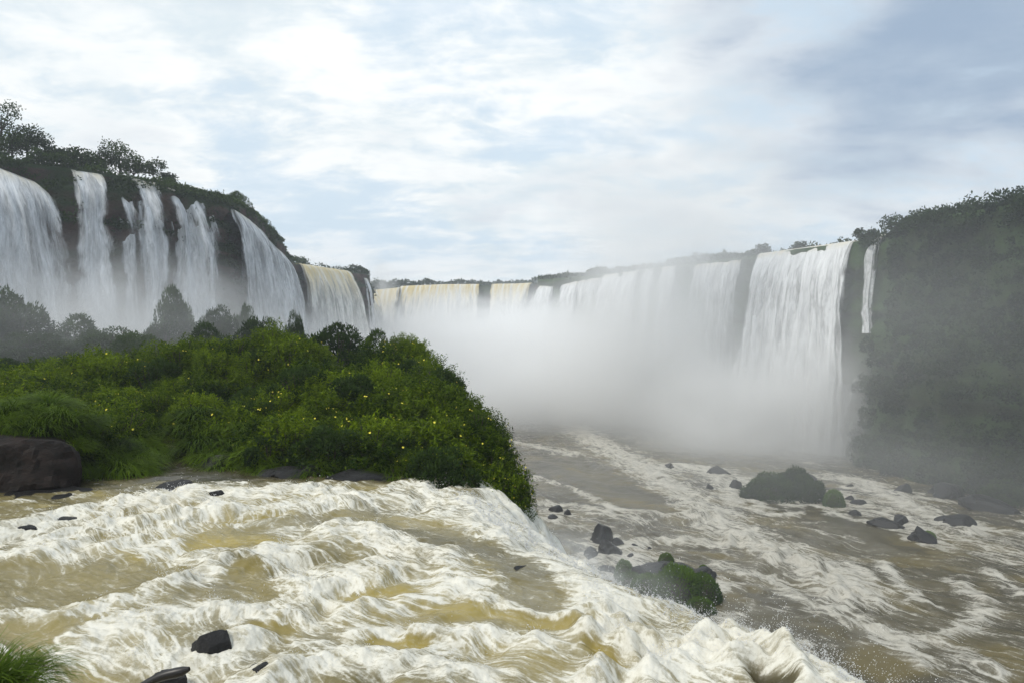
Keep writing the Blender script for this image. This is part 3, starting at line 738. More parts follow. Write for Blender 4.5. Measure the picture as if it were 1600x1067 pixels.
def grass_mesh(name, seed, n, R, L0, L1, width, mat, up=1.0, spreadz=0.0, droop=1.0):
    """arching blades rooted in a disc, bending out and hanging"""
    rng = np.random.default_rng(seed)
    a = rng.uniform(0, 2 * np.pi, n); r = R * np.sqrt(rng.uniform(0, 1, n))
    root = np.stack([np.cos(a) * r, np.sin(a) * r, 0.25 * R * (1 - (r / R) ** 2) + spreadz * rng.uniform(0, 1, n)], 1)
    az = a + rng.normal(0, .5, n); out = np.stack([np.cos(az), np.sin(az), np.zeros(n)], 1)
    L = rng.uniform(L0, L1, n); th = rng.uniform(0.05, 0.5, n) + 0.5 * r / R
    wv = np.stack([-np.sin(az), np.cos(az), np.zeros(n)], 1)
    segs = 5; pts = [root]; ang = th.copy(); p = root
    for k in range(segs):
        dirv = out * np.sin(ang)[:, None] + np.array((0, 0, 1.0)) * np.cos(ang)[:, None] * up
        p = p + dirv * (L / segs)[:, None]; pts.append(p); ang = ang + rng.uniform(0.25, 0.55, n) * droop
    V, T = [], []
    for k, q in enumerate(pts):
        wd = width * (1 - (k / segs) ** 1.6) + width * .06
        V.append(np.stack([q - wv * wd / 2, q + wv * wd / 2], 1)); T.append(np.full((n, 2), 0.05 + 0.75 * k / segs))
    V = np.stack(V, 1); T = np.stack(T, 1) + rng.normal(0, .13, n)[:, None, None]
    nv = (segs + 1) * 2
    base = (np.arange(n) * nv)[:, None]
    F = np.concatenate([np.stack([base[:, 0] + 2 * k, base[:, 0] + 2 * k + 1, base[:, 0] + 2 * k + 3, base[:, 0] + 2 * k + 2], 1) for k in range(segs)])
    return mesh_np(name, V.reshape(-1, 3), F, mat, smooth=False, attrs={'tint': np.clip(T, 0, 1)})

# ------------------------------------------------------------------ the island: shrubs and grass mounds
SHR = [shrub_mesh('shrub', 300 + i, 1.25, 1.25, 520, 13, (0.15, 0.13, 0.18, 0.15, 0.20)[i], M_LEAF, lump=0.42) for i in range(5)]
PUFF = [puff_mesh(380 + i, 5200, .15, 1.3) for i in range(2)]
STEM = [stems_mesh(i, 1.25, 1.25) for i in range(3)]
FLO = [flowers_mesh(i, 1.27, 1.25, k) for i, k in enumerate((4, 7, 11))]
TUS = [grass_mesh('grass_mound', 400 + i, 1100, 0.62, 0.7, 1.25, 0.034, M_GRASS) for i in range(3)]

def zone_of(x, y, sd):
    px = 800 + x / y * FPX
    if sd > -5.5 and x > -10:
        return ('glossy green shrub on the right shoulder of the island, against the white mist', 'shrubs on the island shoulder') if y > 36 else \
               ('glossy flowering shrub halfway down the right flank of the island above the river', 'shrubs halfway down the right flank') if y > 29 else \
               ('glossy flowering shrub hanging over the drop beside the tipping white water', 'shrubs hanging over the drop')
    if y > 41:
        if px < 250: return ('bushy green shrub at the left end of the island crest, before the misty bushes', 'shrubs on the left of the island crest')
        if px < 470: return ('bushy green shrub in the middle of the island crest, behind the flowering slope', 'shrubs in the middle of the island crest')
        return ('bright green shrub on the highest hump of the island, below the cream waterfall', 'shrubs on the highest hump of the island')
    if px < 200 and y > 34: return ('green shrub at the far left of the island, below the misty bushes', 'shrubs at the far left of the island')
    if px < 200: return ('green shrub on the slope above the brown boulder and its hanging grass', 'shrubs above the brown boulder')
    if px < 400: return ('leafy shrub on the slope above the narrow side channel', 'shrubs above the side channel')
    if px < 600: return ('leafy green shrub on the slope above the row of drooping grass mounds', 'shrubs above the grass mounds')
    return ('leafy flowering shrub on the right part of the island slope, short of the drop', 'shrubs on the right of the island slope')
pts = []
rng = np.random.default_rng(21)
for yy in np.arange(24, 60, 1.25):
    sp = 1.25 if yy < 40 else 1.6
    for xx in np.arange(-46, 2, sp):
        pts.append((xx + rng.uniform(-.55, .55), yy + rng.uniform(-.5, .5)))
pts = np.array(pts)
zz_, ins, sdd = shelf_z(pts[:, 0], pts[:, 1])
vis = np.abs(pts[:, 0] / pts[:, 1]) < 0.80
cand = pts[(ins > 0.6) & (sdd < 0.6) & vis]
cz, _, csd = shelf_z(cand[:, 0], cand[:, 1])
order = np.argsort(cand[:, 1])
nsh = 0
for i in order:
    x, y = cand[i]; near = y < 31 and x < -5
    if y > 47 and rng.random() < 0.5: continue
    if near and rng.random() < 0.15: continue
    if nsh >= 290: break
    k = nsh % 5
    lab, grp = zone_of(x, y, csd[i]); crest = y > 41
    odd = rng.random() < .14       # a second, darker broad-leaved kind grows among the rest
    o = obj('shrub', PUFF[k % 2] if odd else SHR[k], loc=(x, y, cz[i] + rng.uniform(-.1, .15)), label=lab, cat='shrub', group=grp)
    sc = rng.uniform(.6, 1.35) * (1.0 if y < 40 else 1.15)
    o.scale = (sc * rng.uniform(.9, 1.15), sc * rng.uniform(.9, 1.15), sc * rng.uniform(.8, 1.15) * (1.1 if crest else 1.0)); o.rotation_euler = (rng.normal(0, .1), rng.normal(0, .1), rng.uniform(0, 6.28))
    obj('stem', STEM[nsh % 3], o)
    if fbm(np.array([x * .22]), np.array([y * .22]), 2, 19)[0] > 0.02:      # flowers come in drifts
        f = obj('flowers', FLO[int(rng.integers(0, 3))], o, kind='stuff'); f.rotation_euler = (0, 0, rng.uniform(0, 6.28))
    nsh += 1

# the skirt of shrubs on the drop itself
skirt = [(690, 590, 41), (700, 625, 38), (655, 548, 45), (720, 640, 35.5), (745, 655, 33), (760, 690, 31), (775, 668, 30.5), (785, 700, 29.5), (792, 735, 28.6), (770, 735, 28.6), (800, 768, 27.6), (760, 772, 27.0), (735, 735, 28.5), (790, 790, 26.6), (742, 786, 26.0), (715, 770, 26.2), (812, 775, 27.6), (640, 545, 46), (665, 575, 43), (775, 800, 26.0), (730, 700, 30), (700, 690, 31), (690, 735, 28.5), (668, 750, 27.6), (790, 760, 28), (806, 745, 28.4), (725, 790, 25.7)]
for j, (px, py, d) in enumerate(skirt):
    x, y, zc = atd(px, py, d)
    o = obj('shrub', SHR[j % 5], loc=(x - .6, y, zc - 0.5), label=zone_of(x, y, 0)[0], cat='shrub', group=zone_of(x, y, 0)[1])
    s_ = rng.uniform(.8, 1.05); o.scale = (s_, s_, s_ * 1.05); o.rotation_euler = (rng.normal(0, .15), 0.35, rng.uniform(0, 6.28) * 0)
    obj('stem', STEM[j % 3], o); obj('flowers', FLO[2 if j % 2 else 1], o, kind='stuff')

# grass mounds along the water
mounds = [(365, 690, 'slope'), (400, 715), (430, 700), (455, 728), (480, 712), (515, 712), (545, 720), (575, 735), (340, 668), (520, 690), (470, 690), (610, 742), (640, 755), (560, 705), (310, 650), (420, 735), (385, 672), (500, 740), (600, 725), (318, 690), (332, 712), (345, 728), (300, 672)]
for j, t in enumerate(mounds):
    px, py = t[0], t[1]
    d = 27.6 + (735 - py) * 0.055
    x, y, zc = atd(px, py, d)
    o = obj('grass_mound', TUS[j % 3], loc=(x, y, zc - .35), label='drooping green grass mound at the foot of the island shrubs, along the white water', cat='grass mound', group='grass mounds along the island shore')
    s_ = rng.uniform(.85, 1.25); o.scale = (s_ * 1.1, s_ * 1.1, s_); o.rotation_euler = (-0.12, 0, rng.uniform(0, 6.28))
gb = [(150, 700, 26.6), (185, 722, 26.2), (140, 735, 26.0), (205, 735, 26.2), (165, 745, 25.9), (125, 690, 27.0), (175, 690, 27.2), (215, 712, 27.0), (222, 695, 29.0), (205, 680, 29.5)]
for j, (px, py, d) in enumerate(gb):
    x, y, zc = atd(px, py, d)
    o = obj('grass_mound', TUS[j % 3], loc=(x, y, zc - .45), label='grass mound of the thick tuft jutting into the water beside the dark brown boulder', cat='grass mound', group='grass mounds beside the brown boulder')
    s_ = rng.uniform(.9, 1.2); o.scale = (s_, s_, s_ * .95); o.rotation_euler = (0, 0, rng.uniform(0, 6.28))
for j, (px, py, d) in enumerate([(20, 640, 25.5), (60, 645, 25.2), (95, 650, 25.4), (110, 668, 25.6), (130, 655, 26.5), (-20, 640, 25.5), (75, 630, 26.5), (35, 625, 27), (90, 680, 25.3), (60, 668, 24.6), (102, 695, 24.7), (22, 662, 24.5), (108, 722, 24.9), (-10, 668, 24.4)]):
    x, y, zc = atd(px, py, d)
    o = obj('grass_mound', TUS[j % 3], loc=(x, y, zc - .4), label='long grass hanging over the top of the dark brown boulder', cat='grass mound', group='grass hanging over the brown boulder')
    s_ = rng.uniform(.85, 1.1); o.scale = (s_, s_, s_); o.rotation_euler = (-0.2, 0, rng.uniform(0, 6.28))

# the near grass clump in the corner and the leaf tip at the bottom edge
x, y, zc = atd(-8, 1050, 7.6)
o = obj('grass_clump', grass_mesh('grass_clump', 77, 1500, 0.42, 0.5, 0.95, 0.012, M_GRASS), loc=(x - .15, y, zc - .35), label='dense dark green grass clump in the corner beside the foaming water', cat='grass')
lv = [np.array(v) for v in [atd(1478, 1072, 5.5), atd(1505, 1061, 5.45), atd(1470, 1066, 5.5)]]
xl, yl, zl = atd(1488, 1085, 5.2)
o = obj('leafy_plant', grass_mesh('leafy_plant', 78, 60, 0.10, 0.10, 0.20, 0.022, M_GRASS), loc=(xl, yl, zl - 0.07), label='tip of a bright green plant poking in above the lower river', cat='plant')

# ------------------------------------------------------------------ bushes in the mist behind the island
BIG = [puff_mesh(340 + i) for i in range(4)]
BST = stems_mesh(50, 1.0, 1.0)
bushes = [
    (12, 458, 150, 74, 'tall rounded bush at the left edge, standing in the mist'),
    (-40, 470, 120, 70, 'dark bush cut by the left edge of the view, in the mist'),
    (118, 496, 120, 78, 'broad low bush in the mist below the bare brown rock'),
    (60, 520, 130, 66, 'rounded bush below the tall one at the left edge'),
    (165, 515, 130, 68, 'wide misty bush left of the conical bush'),
    (267, 449, 66, 80, 'tall conical bush standing in front of the white falls'),
    (262, 487, 100, 77, 'round bush around the foot of the tall conical bush'),
    (225, 520, 120, 64, 'low bush in front of the conical bush, edge of the mist'),
    (338, 484, 84, 77, 'bush with a flat top right of the conical bush'),
    (379, 477, 46, 82, 'small peaked bush right of the flat-topped bush'),
    (320, 510, 120, 62, 'dark green low bush behind the island crest'),
    (403, 497, 90, 66, 'dark leafy bush with ragged twigs behind the island crest'),
    (462, 493, 44, 66, 'small solitary rounded bush on the island crest, against the cream waterfall'),
    (530, 506, 110, 56, 'long low bush of thin stems along the skyline of the island'),
    (600, 520, 90, 52, 'dark bush on the far right shoulder of the island'),
    (645, 540, 80, 48, 'dark rounded bush against the white mist at the right shoulder of the island'),
    (100, 560, 140, 56, 'low green bush on the left behind the island grass'),
    (20, 560, 140, 55, 'green bush at the left edge below the misty bushes'),
]
for j, (px, py, wpx, d, lab) in enumerate(bushes):
    x, y, zt = atd(px, py, d); r = wpx / FPX * d / 2
    zb = float(shelf_z(np.array([x]), np.array([y]))[0][0]) if d < 90 else 30.5
    zb = max(zb, 29.5); h = max(zt - zb, 1.4)
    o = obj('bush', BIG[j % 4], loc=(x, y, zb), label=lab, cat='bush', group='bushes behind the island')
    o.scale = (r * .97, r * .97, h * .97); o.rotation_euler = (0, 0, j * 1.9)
    obj('stem', BST, o)

# ------------------------------------------------------------------ trees and scrub on the cliff tops
def tree(label, base, height, crown_r, seed, leaf=0.5, group=None, flat=0.9, lean=0.0, n_leaf=900, mat=M_DARKLEAF):
    rng = np.random.default_rng(seed)
    root = bpy.data.objects.new('tree', None); COL.objects.link(root); root.location = base
    root['label'] = label; root['category'] = 'tree'
    if group: root['group'] = group
    th = height * 0.30
    paths = [([(0, 0, -1.0), (lean * .2, 0, th * .5), (lean * .5, 0.1, th), (lean, 0, height * .8)], [height * .035, height * .028, height * .02, height * .008])]
    ends = []
    for k in range(11):
        a = k * 2.4 + rng.uniform(-.4, .4); z0 = th * rng.uniform(.45, 1.2); e = rng.uniform(.45, 1.0) * crown_r
        p1 = np.array((math.cos(a) * e + lean * .7, math.sin(a) * e, z0 + (height - z0) * rng.uniform(.15, .95)))
        p0 = np.array((lean * .5 * z0 / th, 0, z0))
        paths.append(([p0, p0 * .5 + p1 * .5 + np.array((0, 0, .2)), p1], [height * .015, height * .010, height * .004])); ends.append(p1)
    obj('trunk', tubes(paths, M_BARK, 'trunk', 5), root)
    ends.append(np.array((lean, 0, height * .9)))
    c = np.array(ends)[rng.integers(0, len(ends), n_leaf)]
    P = c + rand_dirs(n_leaf, rng) * (crown_r * .55 * rng.uniform(0.1, 1, n_leaf) ** .5)[:, None] * np.array((1, 1, flat))
    A = unit(rand_dirs(n_leaf, rng) + (0, 0, -.1)); U = side_of(A, rng)
    V, F, T = leaf_quads(P, A, U, leaf * rng.uniform(.6, 1.3, n_leaf), leaf * .55, np.clip(rng.normal(.35, .25, n_leaf), 0, 1))
    obj('crown', mesh_np('crown', V, F, mat, smooth=False, attrs={'tint': T}), root)
    return root

GT = 'small trees on the left clifftop'
def ctree(px, pytop, pybase, d, wpx, lab, seed, **k):
    x, y, z = atd(px, pybase, d); h = (pybase - pytop) / FPX * d
    tree(lab, (x, y, z), h, wpx / FPX * d / 2, seed, group=GT, **k)
ctree(2, 168, 222, 128, 50, 'open-crowned tree at the left edge, highest on the clifftop', 1, n_leaf=700)
ctree(42, 205, 245, 130, 56, 'dense dark tree just right of the open-crowned tree at the left edge', 2, n_leaf=1500)
ctree(18, 215, 250, 127, 60, 'dark low tree under the open-crowned tree at the left edge', 3, n_leaf=1500)
ctree(112, 234, 272, 133, 40, 'dark round shrub tree above the notch of the tall leaping waterfall', 4, n_leaf=1300)
ctree(140, 240, 275, 136, 44, 'bushy tree just right of the dark round one over the notch', 5, n_leaf=1200)
ctree(165, 236, 275, 138, 36, 'slender tree in the middle of the clifftop row', 6, n_leaf=700)
ctree(187, 228, 278, 141, 46, 'tallest spreading tree of the row over the middle falls', 7, n_leaf=1000)
ctree(208, 246, 282, 143, 34, 'small drooping tree right of the tallest of the row', 8, n_leaf=900)
ctree(239, 254, 282, 148, 28, 'solitary little tree with a flat round crown on the green slope', 9, n_leaf=650)
ctree(262, 274, 288, 150, 22, 'tiny bush tree next to the solitary little tree', 10, n_leaf=500)
ctree(80, 232, 262, 131, 40, 'low scrubby tree over the bare brown rock', 11, n_leaf=1200)

def scatter(name, V, rows, cols, n, size, mat, rng, kind='stuff', label=None, cat=None, jitter=0.6, lumps=1.2, tintmul=1.0, hang=0.0, mask=None):
    """leaf clumps spread over part of a cliff's surface; one mass"""
    r0, r1 = rows; c0, c1 = cols
    a = rng.uniform(r0, r1 - 1.001, n); b = rng.uniform(c0, c1 - 1.001, n)
    i = a.astype(int); j = b.astype(int); fa = (a - i)[:, None]; fb = (b - j)[:, None]
    P = V[i, j] * (1 - fa) * (1 - fb) + V[i + 1, j] * fa * (1 - fb) + V[i, j + 1] * (1 - fa) * fb + V[i + 1, j + 1] * fa * fb
    Nn = unit(np.cross(V[i, j + 1] - V[i, j], V[i + 1, j] - V[i, j]))
    Nn = np.where((Nn[:, 2:3] < -.3), -Nn, Nn)
    lump = fbm3(P[:, 0] * .16, P[:, 1] * .16, P[:, 2] * .16, 3, 5)
    if mask is not None:
        k = mask(P, a, b, lump); P, Nn, lump = P[k], Nn[k], lump[k]
    n = len(P)
    P = P + Nn * (np.maximum(0, lump) * lumps * 2 + rng.uniform(0, jitter, n))[:, None] + rng.normal(0, .2, (n, 3))
    A = unit(rand_dirs(n, rng) + np.array((0, 0, .35 - hang)) + Nn * .5); U = side_of(A, rng)
    T = np.clip(.25 + .5 * lump + rng.normal(0, .18, n), 0, 1) * tintmul
    Vq, F, T = leaf_quads(P - A * size * .4, A, U, size * rng.uniform(.6, 1.4, n), size * .6, T)
    return obj(name, mesh_np(name, Vq, F, mat, smooth=False, attrs={'tint': T}), kind=kind)

rs = np.random.default_rng(5)
nL = VL.shape[1]
colL = 800 + QL[:, 0] / QL[:, 1] * FPX
def colrange(col, a, b):
    ii = np.where((col >= a) & (col <= b))[0]; return ii.min(), ii.max()
iA = int(np.argmin(np.hypot(QL[:, 0] + 100, QL[:, 1] - 104))); iB = int(np.argmin(np.hypot(QL[:, 0] + 67.5, QL[:, 1] - 203))); iC = int(np.argmin(np.hypot(QL[:, 0] + 62.5, QL[:, 1] - 156)))
iD = int(np.argmin(np.hypot(QL[:, 0] + 78, QL[:, 1] - 130)))
scatter('clifftop_scrub', VL, (2, 10), (iA, iD), 15000, 0.6, M_DARKLEAF, rs, lumps=2.2)
scatter('clifftop_grass', VL, (2, 9), (iD, iB + 8), 22000, 0.55, M_LIPLEAF, rs, lumps=.9)
scatter('cliff_ferns', VL, (6, 30), (iA, iD), 11000, 0.6, M_DARKLEAF, rs, hang=.6, mask=lambda P, a, b, l: l > -0.10 + (a - 6) * .012)
scatter('cliff_moss', VL, (6, 40), (iD, iB), 30000, 0.65, M_DARKLEAF, rs, hang=.8, mask=lambda P, a, b, l: l > -0.34 + (a - 6) * .008, lumps=.9)
scatter('cliff_vegetation', VL, (2, 30), (iB, nL - 20), 14000, 0.95, M_DARKLEAF, rs, hang=.4, mask=lambda P, a, b, l: l > -0.05 + (a - 6) * .015)
for (px, py, wpx, d, lab) in [(372, 300, 44, 170, 'dark overhanging bush at the right end of the green clifftop slope'), (345, 318, 30, 163, 'small dark bush left of the overhanging one on the clifftop'), (404, 335, 50, 196, 'last trailing bush at the tip of the left cliff'),
                              (240, 292, 26, 143, 'hanging bush on the lip between two falls of the left cliff'), (195, 290, 30, 137, 'dark bush on the lip right of the leaping waterfall'), (150, 268, 30, 132, 'bush at the notch of the leaping waterfall'),
                              (55, 300, 40, 126, 'dark bush over the upper edge of the bare brown rock')]:
    x, y, zt = atd(px, py, d); r = wpx / FPX * d / 2
    o = obj('bush', BIG[1], loc=(x, y, zt - r * 1.5), label=lab, cat='bush', group='bushes on the left clifftop'); o.scale = (r, r, r * 1.5)

# right cliff: a forested wall
nR = VR.shape[1]
colR = 800 + QR[:, 0] / np.maximum(QR[:, 1], 1) * FPX
i1 = int(np.argmin(np.hypot(QR[:, 0] - 111.5, QR[:, 1] - 217)))
scatter('hanging_forest', VR, (2, 57), (i1, nR - 8), 120000, 0.9, M_FARLEAF, rs, lumps=2.0, jitter=0.9, mask=lambda P, a, b, l: ~((P[:, 0] / P[:, 1] * FPX + 800 > 1350) & (P[:, 0] / P[:, 1] * FPX + 800 < 1392) & (P[:, 2] > 36) & (a > 4)))
scatter('rim_forest', VR, (1, 9), (0, i1), 16000, 1.3, M_FARLEAF, rs, lumps=1.5, jitter=1.4, mask=lambda P, a, b, l: ((a < 5.5) | (l > 0.1)) & ~((P[:, 0] / P[:, 1] * FPX + 800 > 1180) & (P[:, 0] / P[:, 1] * FPX + 800 < 1345) & (a > 3.2)))
# separate crowns and hanging clumps bulging out of the forested wall
rc = np.random.default_rng(31); Ps, As, Us, Ts = [], [], [], []
for _ in range(330):
    i = int(rc.integers(4, 56)); j = int(rc.integers(i1 + 4, nR - 9)); c = VR[i, j]
    cpx = c[0] / c[1] * FPX + 800
    if 1345 < cpx < 1395 and c[2] > 34: continue
    rad = rc.uniform(1.2, 3.4); n = int(90 * rad)
    d = rand_dirs(n, rc); d[:, 2] = np.abs(d[:, 2]) - .3; d = unit(d)
    Ps.append(c + d * np.array((rad, rad, rad * rc.uniform(.7, 1.3))) * rc.uniform(.8, 1.05, n)[:, None]); A = unit(d + rc.normal(0, .6, (n, 3))); As.append(A); Us.append(side_of(A, rc))
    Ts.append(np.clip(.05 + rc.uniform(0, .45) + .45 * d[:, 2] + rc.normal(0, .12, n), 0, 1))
Vq, Fq, Tq = leaf_quads(np.concatenate(Ps), np.concatenate(As), np.concatenate(Us), .95, .55, np.concatenate(Ts))
obj('forest_crowns', mesh_np('forest_crowns', Vq, Fq, M_FARLEAF, smooth=False, attrs={'tint': Tq}), kind='stuff')
# wooded far bank above the throat, and crowns along the right rim
def bank(name, px0, px1, d, n, h0, h1, zbase, seed, size):
    rng = np.random.default_rng(seed); xs_ = rng.uniform((px0 - 800) / FPX * d, (px1 - 800) / FPX * d, n)
    top = h0 + (h1 - h0) * (0.5 + 0.9 * fbm(xs_ * .09, np.full(n, seed * 1.0), 4, seed))
    P = np.stack([xs_, d + rng.uniform(-6, 6, n), zbase + top * rng.uniform(0, 1, n) ** .6], 1)
    A = rand_dirs(n, rng); U = side_of(A, rng)
    V, F, T = leaf_quads(P, A, U, size, size * .7, np.clip(rng.normal(.3, .2, n), 0, 1))
    obj(name, mesh_np(name, V, F, M_DARKLEAF, smooth=False, attrs={'tint': T}), kind='stuff')
bank('distant_treeline', 560, 860, 520, 9000, 9.0, 13.0, 68, 3, 1.6)
bank('corner_scrub', 436, 478, 300, 1500, 2.5, 5.0, 66, 4, .8)
bank('rim_scrub', 528, 575, 333, 1800, 2.0, 5.0, 65, 6, .8)

def crown_row(px, pytop, wpx, d, lab, seed):
    x, y, zt = atd(px, pytop, d); r = wpx / FPX * d / 2
    tree(lab, (x, y, zt - r * 2.0), r * 2.0, r * 1.0, seed, leaf=0.9, n_leaf=900, group='trees on the right rim', mat=M_FARLEAF)
for j, (px, py, wpx, d, lab) in enumerate([
        (1358, 362, 30, 216, 'low tree beside the tan lip of the huge white curtain waterfall'), (1405, 343, 40, 203, 'tree where the right rim steps up'), (1450, 330, 44, 192, 'rounded tree on the sloping right rim, left of the hilltop trees'),
        (1500, 322, 46, 184, 'tree left of the broad hilltop crown on the right rim'), (1550, 306, 64, 178, 'broad tree crown on the right hilltop'), (1596, 300, 50, 172, 'tree cut by the right edge of the view on the hilltop'),
        (1250, 383, 22, 246, 'low tree above the middle of the huge white curtain waterfall'), (1190, 386, 26, 262, 'low pale tree left of the huge white curtain waterfall'), (1100, 400, 34, 290, 'misty tree on the right rim above the rising mist')]):
    crown_row(px, py, wpx, d, lab, 60 + j)

# ------------------------------------------------------------------ rocks
def rock_mesh(name, seed, sub, sx, sy, sz, mat, amp=0.32, fac=0.5):
    import bmesh
    bm = bmesh.new(); bmesh.ops.create_icosphere(bm, subdivisions=sub, radius=1.0)
    V = np.array([v.co[:] for v in bm.verts]); F = np.array([[v.index for v in f.verts] for f in bm.faces]); bm.free()
    n = 1 + amp * fbm3(V[:, 0] * 1.1 + seed, V[:, 1] * 1.1, V[:, 2] * 1.1, 4, seed) + amp * .3 * np.abs(fbm3(V[:, 0] * 4.5 + seed, V[:, 1] * 4.5, V[:, 2] * 4.5, 3, seed + 9)) - fac * 0.28 * np.abs(fbm3(V[:, 0] * 2.2, V[:, 1] * 2.2 + seed, V[:, 2] * 2.2, 3, seed + 5))
    V = V * n[:, None]
    rng = np.random.default_rng(seed)
    for _ in range(9):                     # flat broken faces
        d = rand_dirs(1, rng)[0]; h = rng.uniform(.62, .85); k = V @ d
        V = V - np.outer(np.maximum(0, k - h) * .85, d)
    return mesh_np(name, V * np.array((sx, sy, sz)), F, mat, smooth=False)

# near rocks
def near_rock(px, py, wpx, hpx, z, lab, seed, mat=M_WETROCK, sub=5, name='rock', yscale=0.8, rot=0.0):
    x, y = at(px, py, z); r = wpx / FPX * y / 2; h = hpx / FPX * y
    o = obj(name, rock_mesh(name, seed, sub, r, r * yscale, h * .9, mat), loc=(x, y + r * .3, z), label=lab, cat='rock'); o.rotation_euler = (0, 0, rot)
    return o
near_rock(10, 772, 205, 125, 30.0, 'large dark brown boulder under hanging grass at the left edge', 1, M_BROWNROCK, 5, 'boulder')
near_rock(330, 1020, 70, 38, 30.05, 'jagged black rock breaking through the foam near the bottom', 2)
near_rock(262, 1065, 60, 18, 30.05, 'low black rock carrying the driftwood log at the bottom edge', 3)
near_rock(402, 1058, 50, 26, 30.0, 'black rock veiled by thin white water right of the jagged one', 4)
near_rock(22, 835, 62, 13, 30.0, 'dark wet rock with water sliding over it near the left edge', 5)
near_rock(98, 815, 46, 9, 30.05, 'small dark rock right of the water-slid one near the left edge', 6)
near_rock(100, 838, 34, 9, 30.05, 'flat dark rock just below the small one on the left', 7)
near_rock(205, 822, 36, 14, 30.05, 'rounded dark rock in the middle of the left white water', 8)
near_rock(270, 775, 70, 26, 29.9, 'low wet slab of rock between the grass tuft and the white water', 9)
near_rock(335, 780, 40, 16, 30.0, 'small black rock at the head of the upper white water', 10)
near_rock(330, 735, 80, 26, 29.95, 'black rock ledge under the grass mounds by the side channel', 11)
near_rock(450, 748, 120, 20, 29.9, 'long low black ledge under the grass mounds', 12)
near_rock(560, 752, 130, 20, 29.9, 'black shoreline ledge left of the drop at the island foot', 13)
near_rock(640, 762, 60, 16, 29.75, 'dark wet rock at the island corner where the water tips over', 14)
near_rock(265, 705, 60, 10, 30.0, 'pale tan slab in the side channel behind the grass tuft', 15, plain('pale_stone', (0.30, 0.25, 0.17)))
near_rock(60, 792, 170, 30, 29.8, 'black rock shelf at the foot of the brown boulder', 16)
near_rock(1205, 1052, 90, 32, 29.75, 'black rock showing through the torn white water at the lip', 17)
near_rock(1270, 1063, 60, 20, 29.6, 'dark rock at the lip, right of the larger torn one', 18)
near_rock(820, 905, 70, 20, 29.65, 'dark rock glimpsed under the smooth curl before the white chute', 19)
# driftwood
a0 = np.array(atd(232, 1066, 9.9)); a1 = np.array(atd(296, 1042, 9.95))
pp = [a0 + (a1 - a0) * t + np.array((0, 0, .02 * math.sin(t * 5))) for t in np.linspace(-.3, 1, 9)]
o = obj('driftwood_log', tubes([(pp, [.045, .055, .06, .062, .066, .07, .072, .066, .03])], M_LOG, 'driftwood_log', 9), label='short black driftwood log lying on the low rock at the bottom', cat='log')

# rocks in the lower river
low = [(870, 800, 24, 15, 'upstream black rock of the three in the foam below the drop'), (864, 811, 22, 11, 'lower rock of the three in the foam below the drop'), (887, 803, 13, 9, 'smallest rock of the three below the drop'),
       (942, 848, 46, 32, 'largest dark grey rock in the boulder group beyond the white chute'), (968, 852, 22, 13, 'rock leaning on the right side of the largest dark grey rock'), (955, 868, 42, 26, 'pale grey veiled rock in front of the largest dark grey rock'),
       (925, 873, 32, 24, 'rock at the left of the boulder group, near the chute spray'), (991, 857, 15, 12, 'small pointed rock right of the boulder group'), (1015, 859, 14, 6, 'flat little rock farthest right of the boulder group'), (985, 871, 14, 9, 'little rock between the boulder group and the round bushes'),
       (950, 893, 36, 12, 'low rock at the left of the round-bush islet'), (1045, 732, 24, 10, 'rock at the head of the misty white lane'), (1109, 765, 12, 14, 'small upright rock in the misty white lane'), (1152, 765, 26, 22, 'dark rock left of the misty bush islet'), (1125, 742, 40, 14, 'grey rock far back in the mist left of the bush islet'),
       (1357, 756, 8, 5, 'tiny rock in the right white channel'), (1328, 762, 14, 7, 'small rock in the head of the right white channel'), (1415, 772, 30, 16, 'triangular dark rock near the right bank in the white channel'), (1345, 790, 34, 14, 'flat dark rock right of the small green dome'), (1330, 783, 14, 14, 'upright dark stone touching the small green dome'),
       (1340, 806, 30, 10, 'low slab downstream of the small green dome'), (1393, 824, 54, 14, 'long dark reef in the brown water'), (1410, 818, 30, 14, 'knobbly rock on the long dark reef'), (1450, 848, 44, 22, 'dark rock with green moss below the long reef'), (1508, 824, 62, 24, 'large dark rock under white foam near the right bank'), (1340, 712, 40, 14, 'rock at the foot of the green cliff, by the curtain waterfall'), (1430, 745, 60, 16, 'dark boulder on the right bank'), (1490, 775, 70, 22, 'dark boulder on the right bank below the bushes'), (1560, 800, 80, 24, 'large boulder on the right bank at the edge of the view'), (1370, 730, 40, 12, 'small boulder low on the right bank'), (890, 620, 46, 30, 'ghostly grey rock pillar base deep in the mist')]
LOWROCK = [rock_mesh('rock', 200 + i, 4, 1, 1, 1, M_WETROCK, .5) for i in range(6)]
for j, (px, py, wpx, hpx, lab) in enumerate(low):
    x, y = at(px, py, 0.0); r = wpx / FPX * y / 2; h = hpx / FPX * y
    o = obj('rock', LOWROCK[j % 6], loc=(x, y + r * .5, -.2), label=lab, cat='rock', group='rocks in the lower river'); o.scale = (r, r * .8, h * 1.02); o.rotation_euler = (0, 0, j * 1.3)

